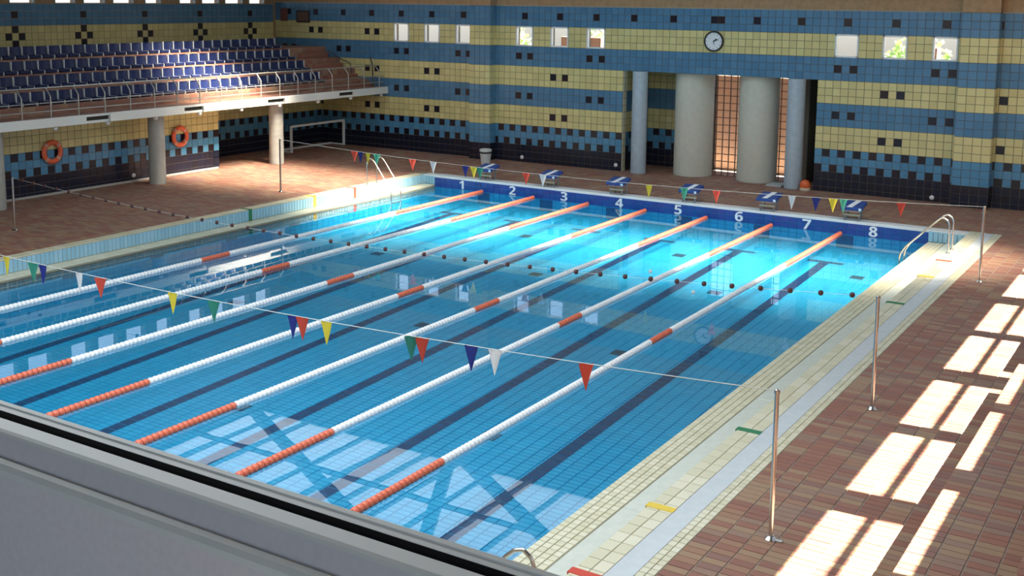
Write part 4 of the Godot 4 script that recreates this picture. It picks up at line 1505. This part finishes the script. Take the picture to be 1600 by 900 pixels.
	for i in 6:
		var t := thing("starting_block", bl_labels[i], "starting block", Vector3(2.12 + 2.545 * i, 0.40, -0.22), 0.0, "starting blocks")
		var tilt := Transform3D(Basis(Vector3.RIGHT, deg_to_rad(11.0)), Vector3(0, 0.42, 0))
		var mb := MB.new()
		mb.cbox(Vector3(-0.31, -0.05, -0.30), Vector3(0.31, 0.05, 0.30), 0.015)
		var plat := part("platform", mb.mesh(), mat("block_blue", lin(0.02, 0.06, 0.26), 0.5), t, tilt)
		mb = MB.new()
		var c := [Vector3(-0.13, 0.054, 0.30), Vector3(0.03, 0.054, 0.30), Vector3(0.15, 0.054, -0.30), Vector3(-0.01, 0.054, -0.30)]
		mb.tri_quad(c[0], c[1], c[2], c[3])
		mb.tri_quad(Vector3(0.22, -0.04, 0.304), Vector3(0.30, -0.04, 0.304), Vector3(0.30, 0.04, 0.304), Vector3(0.22, 0.04, 0.304))
		part("stripe", mb.mesh(), mat("block_white", lin(0.80, 0.82, 0.84), 0.5), plat)
		for sx in [-0.2, 0.2]:
			mb = MB.new()
			mb.tube([Vector3(sx, 0, 0.16), Vector3(sx, 0.36, 0.12)], 0.028, 8)
			part("leg", mb.mesh(), mat("block_leg", lin(0.16, 0.17, 0.18), 0.5), t)
			mb = MB.new()
			mb.tube([Vector3(sx, 0, -0.14), Vector3(sx, 0.44, -0.2)], 0.028, 8)
			part("leg", mb.mesh(), mat("block_leg", Color.BLACK), t)
		mb = MB.new()
		mb.cbox(Vector3(-0.24, 0.14, 0.13), Vector3(0.24, 0.20, 0.18), 0.008)
		part("crossbar", mb.mesh(), mat("block_bar", lin(0.42, 0.36, 0.24), 0.5), t)
		mb = MB.new()
		mb.tube([Vector3(-0.26, 0.36, 0.2), Vector3(-0.26, 0.30, 0.34), Vector3(0.26, 0.30, 0.34), Vector3(0.26, 0.36, 0.2)], 0.014, 8)
		part("grip", mb.mesh(), steel, t)
	# ladders: dir = +1 leads down towards +x (left side of the pool), -1 towards -x
	ladder(Vector3(-0.6, DECK, 2.82), 1.0, 0.95, "bent steel pool ladder at the far corner below the goal", steel)
	ladder(Vector3(18.12, DECK, 2.68), -1.0, 1.1, "bent steel pool ladder beside painted number 8", steel)
	ladder(Vector3(18.42, DECK, 24.08), -1.0, 0.95, "bent steel pool ladder at the near corner beside the window frame", steel)
	# two little white balls adrift
	for q in [[Vector3(12.05, 0.03, 7.6), "small white ball afloat left of the rope between numbers 6 and 7"], [Vector3(13.75, 0.03, 8.9), "small white ball afloat between the ropes beside numbers 7 and 8"]]:
		var mb := MB.new()
		mb.lathe([Vector2(0, -0.05), Vector2(0.035, -0.035), Vector2(0.05, 0), Vector2(0.035, 0.035), Vector2(0, 0.05)], Transform3D.IDENTITY, 14)
		var o := single("water_ball", mb.mesh(), wm, q[1], "ball")
		o.position = q[0]

func ladder(at: Vector3, dir: float, reach: float, label: String, steel: Material) -> void:
	var t := thing("pool_ladder", label, "ladder", at)
	for sz in [-0.26, 0.26]:
		var p := [Vector3(0, 0, sz), Vector3(0, 0.72, sz), Vector3(dir * 0.05, 0.84, sz), Vector3(dir * 0.14, 0.90, sz), Vector3(dir * 0.24, 0.87, sz), Vector3(dir * 0.34, 0.78, sz)]
		p.append(Vector3(dir * (reach - 0.05), 0.05, sz))
		p.append(Vector3(dir * (reach + 0.06), -0.14, sz))
		p.append(Vector3(dir * (reach + 0.09), -0.30, sz))
		p.append(Vector3(dir * (reach + 0.09), -0.95, sz))
		var sm := []
		for i in p.size() - 1:
			for k in 3: sm.append((p[i] as Vector3).lerp(p[i + 1], k / 3.0))
		sm.append(p[p.size() - 1])
		var mb := MB.new()
		mb.tube(sm, 0.022, 10)
		var hrail := part("handrail", mb.mesh(), steel, t)
		mb = MB.new()
		mb.lathe([Vector2(0.055, 0), Vector2(0.055, 0.012), Vector2(0.03, 0.03)], Transform3D(Basis.IDENTITY, Vector3(0, 0, sz)), 14)
		part("base_ring", mb.mesh(), steel, hrail)
	for y in [-0.55, -0.82]:
		var mb := MB.new()
		mb.cbox(Vector3(dir * (reach + 0.09) - 0.04, y - 0.012, -0.26), Vector3(dir * (reach + 0.09) + 0.04, y + 0.012, 0.26), 0.004)
		part("rung", mb.mesh(), steel, t)

# ------------------------------------------------------------------ loose things on the deck
func build_deck_gear() -> void:
	var white := mat("goal_white", lin(0.84, 0.84, 0.82), 0.45)
	var g := thing("ball_goal", "white tubular ball goal standing under the stand", "goal", Vector3(-8.1, DECK, -2.95))
	var mb := MB.new()
	for z in [-1.62, 1.62]:
		mb = MB.new()
		mb.cbox(Vector3(-0.045, 0.0, z - 0.045), Vector3(0.045, 1.10, z + 0.045), 0.01)
		part("post", mb.mesh(), white, g)
		mb = MB.new()
		mb.cbox(Vector3(-0.75, 0.0, z - 0.035), Vector3(-0.045, 0.06, z + 0.035), 0.01)
		part("side_runner", mb.mesh(), white, g)
	mb = MB.new()
	mb.cbox(Vector3(-0.045, 1.02, -1.575), Vector3(0.045, 1.11, 1.575), 0.01)
	part("crossbar", mb.mesh(), white, g)
	mb = MB.new()
	mb.cbox(Vector3(-0.78, 0.0, -1.655), Vector3(-0.70, 0.07, 1.655), 0.01)
	part("back_runner", mb.mesh(), white, g)
	# waste bin
	var bin := thing("waste_bin", "white waste bin with a lid against the dark tiles", "bin", Vector3(0.0, DECK, -3.3))
	mb = MB.new()
	mb.lathe([Vector2(0, 0), Vector2(0.17, 0), Vector2(0.215, 0.40), Vector2(0.22, 0.42), Vector2(0.19, 0.42)], Transform3D.IDENTITY, 24)
	part("body", mb.mesh(), mat("bin_white", lin(0.60, 0.62, 0.60), 0.5), bin)
	mb = MB.new()
	mb.lathe([Vector2(0.19, 0.40), Vector2(0.19, 0.50)], Transform3D.IDENTITY, 24)
	part("neck", mb.mesh(), mat("bin_dark", lin(0.05, 0.05, 0.05), 0.6), bin)
	mb = MB.new()
	mb.lathe([Vector2(0.20, 0.49), Vector2(0.235, 0.50), Vector2(0.235, 0.56), Vector2(0.20, 0.595), Vector2(0, 0.605)], Transform3D.IDENTITY, 24)
	part("lid", mb.mesh(), mat("bin_white", Color.WHITE), bin)
	# orange buoy on a cream base
	var ob := thing("deck_buoy", "orange dome buoy on a cream base beside the thin column", "buoy", Vector3(12.02, DECK, -4.55))
	mb = MB.new()
	mb.lathe([Vector2(0, 0), Vector2(0.17, 0), Vector2(0.18, 0.02), Vector2(0.18, 0.09), Vector2(0.16, 0.10)], Transform3D.IDENTITY, 24)
	part("base", mb.mesh(), mat("buoy_base", lin(0.66, 0.58, 0.42), 0.6), ob)
	mb = MB.new()
	mb.lathe([Vector2(0.165, 0.095), Vector2(0.18, 0.16), Vector2(0.165, 0.25), Vector2(0.12, 0.32), Vector2(0.05, 0.355), Vector2(0, 0.36)], Transform3D.IDENTITY, 24)
	part("dome", mb.mesh(), mat("dome_orange", lin(0.74, 0.13, 0.03), 0.5), ob)
	# pale slab by the second big column
	mb = MB.new()
	mb.cbox(Vector3(10.62, DECK, -5.35), Vector3(11.16, DECK + 0.06, -4.62), 0.012)
	single("stone_slab", mb.mesh(), mat("slab_grey", lin(0.42, 0.44, 0.42), 0.7), "flat pale grey slab on the deck between thick and thin column", "slab")

# ------------------------------------------------------------------ what the small windows look out on
func build_outside() -> void:
	var mb := MB.new()
	mb.box(Vector3(-60, -0.5, -80), Vector3(60, 0.0, -9.2))
	single("ground_outside", mb.mesh(), mat("outside_paving", lin(0.42, 0.40, 0.35), 0.9), "pale ground outside the far windows", "ground", "structure")
	mb = MB.new()
	mb.box(Vector3(5.0, 0.0, -10.2), Vector3(14.0, 3.75, -10.0))
	var bm := mat("outside_brick", Color.WHITE, 0.85)
	grain(bm, 0.08, lin(0.70, 0.40, 0.27), lin(0.85, 0.54, 0.38), 256, 0.8)
	single("wall_outside", mb.mesh(), bm, "brick wall outside behind the amber lattice", "wall", "structure")
	# brick posts and trees seen through the small windows
	for x in [-6.4, -3.1, 0.0, 1.2, 14.6, 16.2]:
		mb = MB.new()
		mb.box(Vector3(x - 0.35, 0.0, -10.2), Vector3(x + 0.35, 5.1, -9.6))
		single("outside_post", mb.mesh(), bm, "brick post outside, glimpsed through a small far window", "post", "", "brick posts outside")
	var leaf := mat("leaf_green", lin(0.30, 0.42, 0.16), 0.7)
	leaf.backlight_enabled = true
	leaf.backlight = lin(0.2, 0.3, 0.1)
	var trunk := mat("bark", lin(0.20, 0.15, 0.10), 0.9)
	for q in [Vector3(-9, 0, -19), Vector3(-4.5, 0, -22), Vector3(0.5, 0, -18), Vector3(4, 0, -23), Vector3(12, 0, -20), Vector3(17, 0, -24)]:
		var t := thing("outside_tree", "leafy tree outside, glimpsed through a small far window", "tree", q, 0.0, "trees outside")
		mb = MB.new()
		mb.tube([Vector3(0, 0, 0), Vector3(0.1, 1.8, 0), Vector3(0.0, 3.0, 0.1)], 0.16, 8)
		part("trunk", mb.mesh(), trunk, t)
		mb = MB.new()
		for i in 500:
			var d := Vector3(rng.randfn(), rng.randfn() * 0.8, rng.randfn()).normalized() * 1.5 * pow(rng.randf(), 0.4)
			var p := Vector3(0, 3.9, 0) + d
			var ax := Vector3(rng.randfn(), rng.randfn(), rng.randfn()).normalized()
			var s := ax.cross(Vector3.UP).normalized() * 0.16
			var u := ax * 0.22
			mb.tri_quad(p - u, p + s, p + u, p - s)
		part("crown", mb.mesh(), leaf, t)
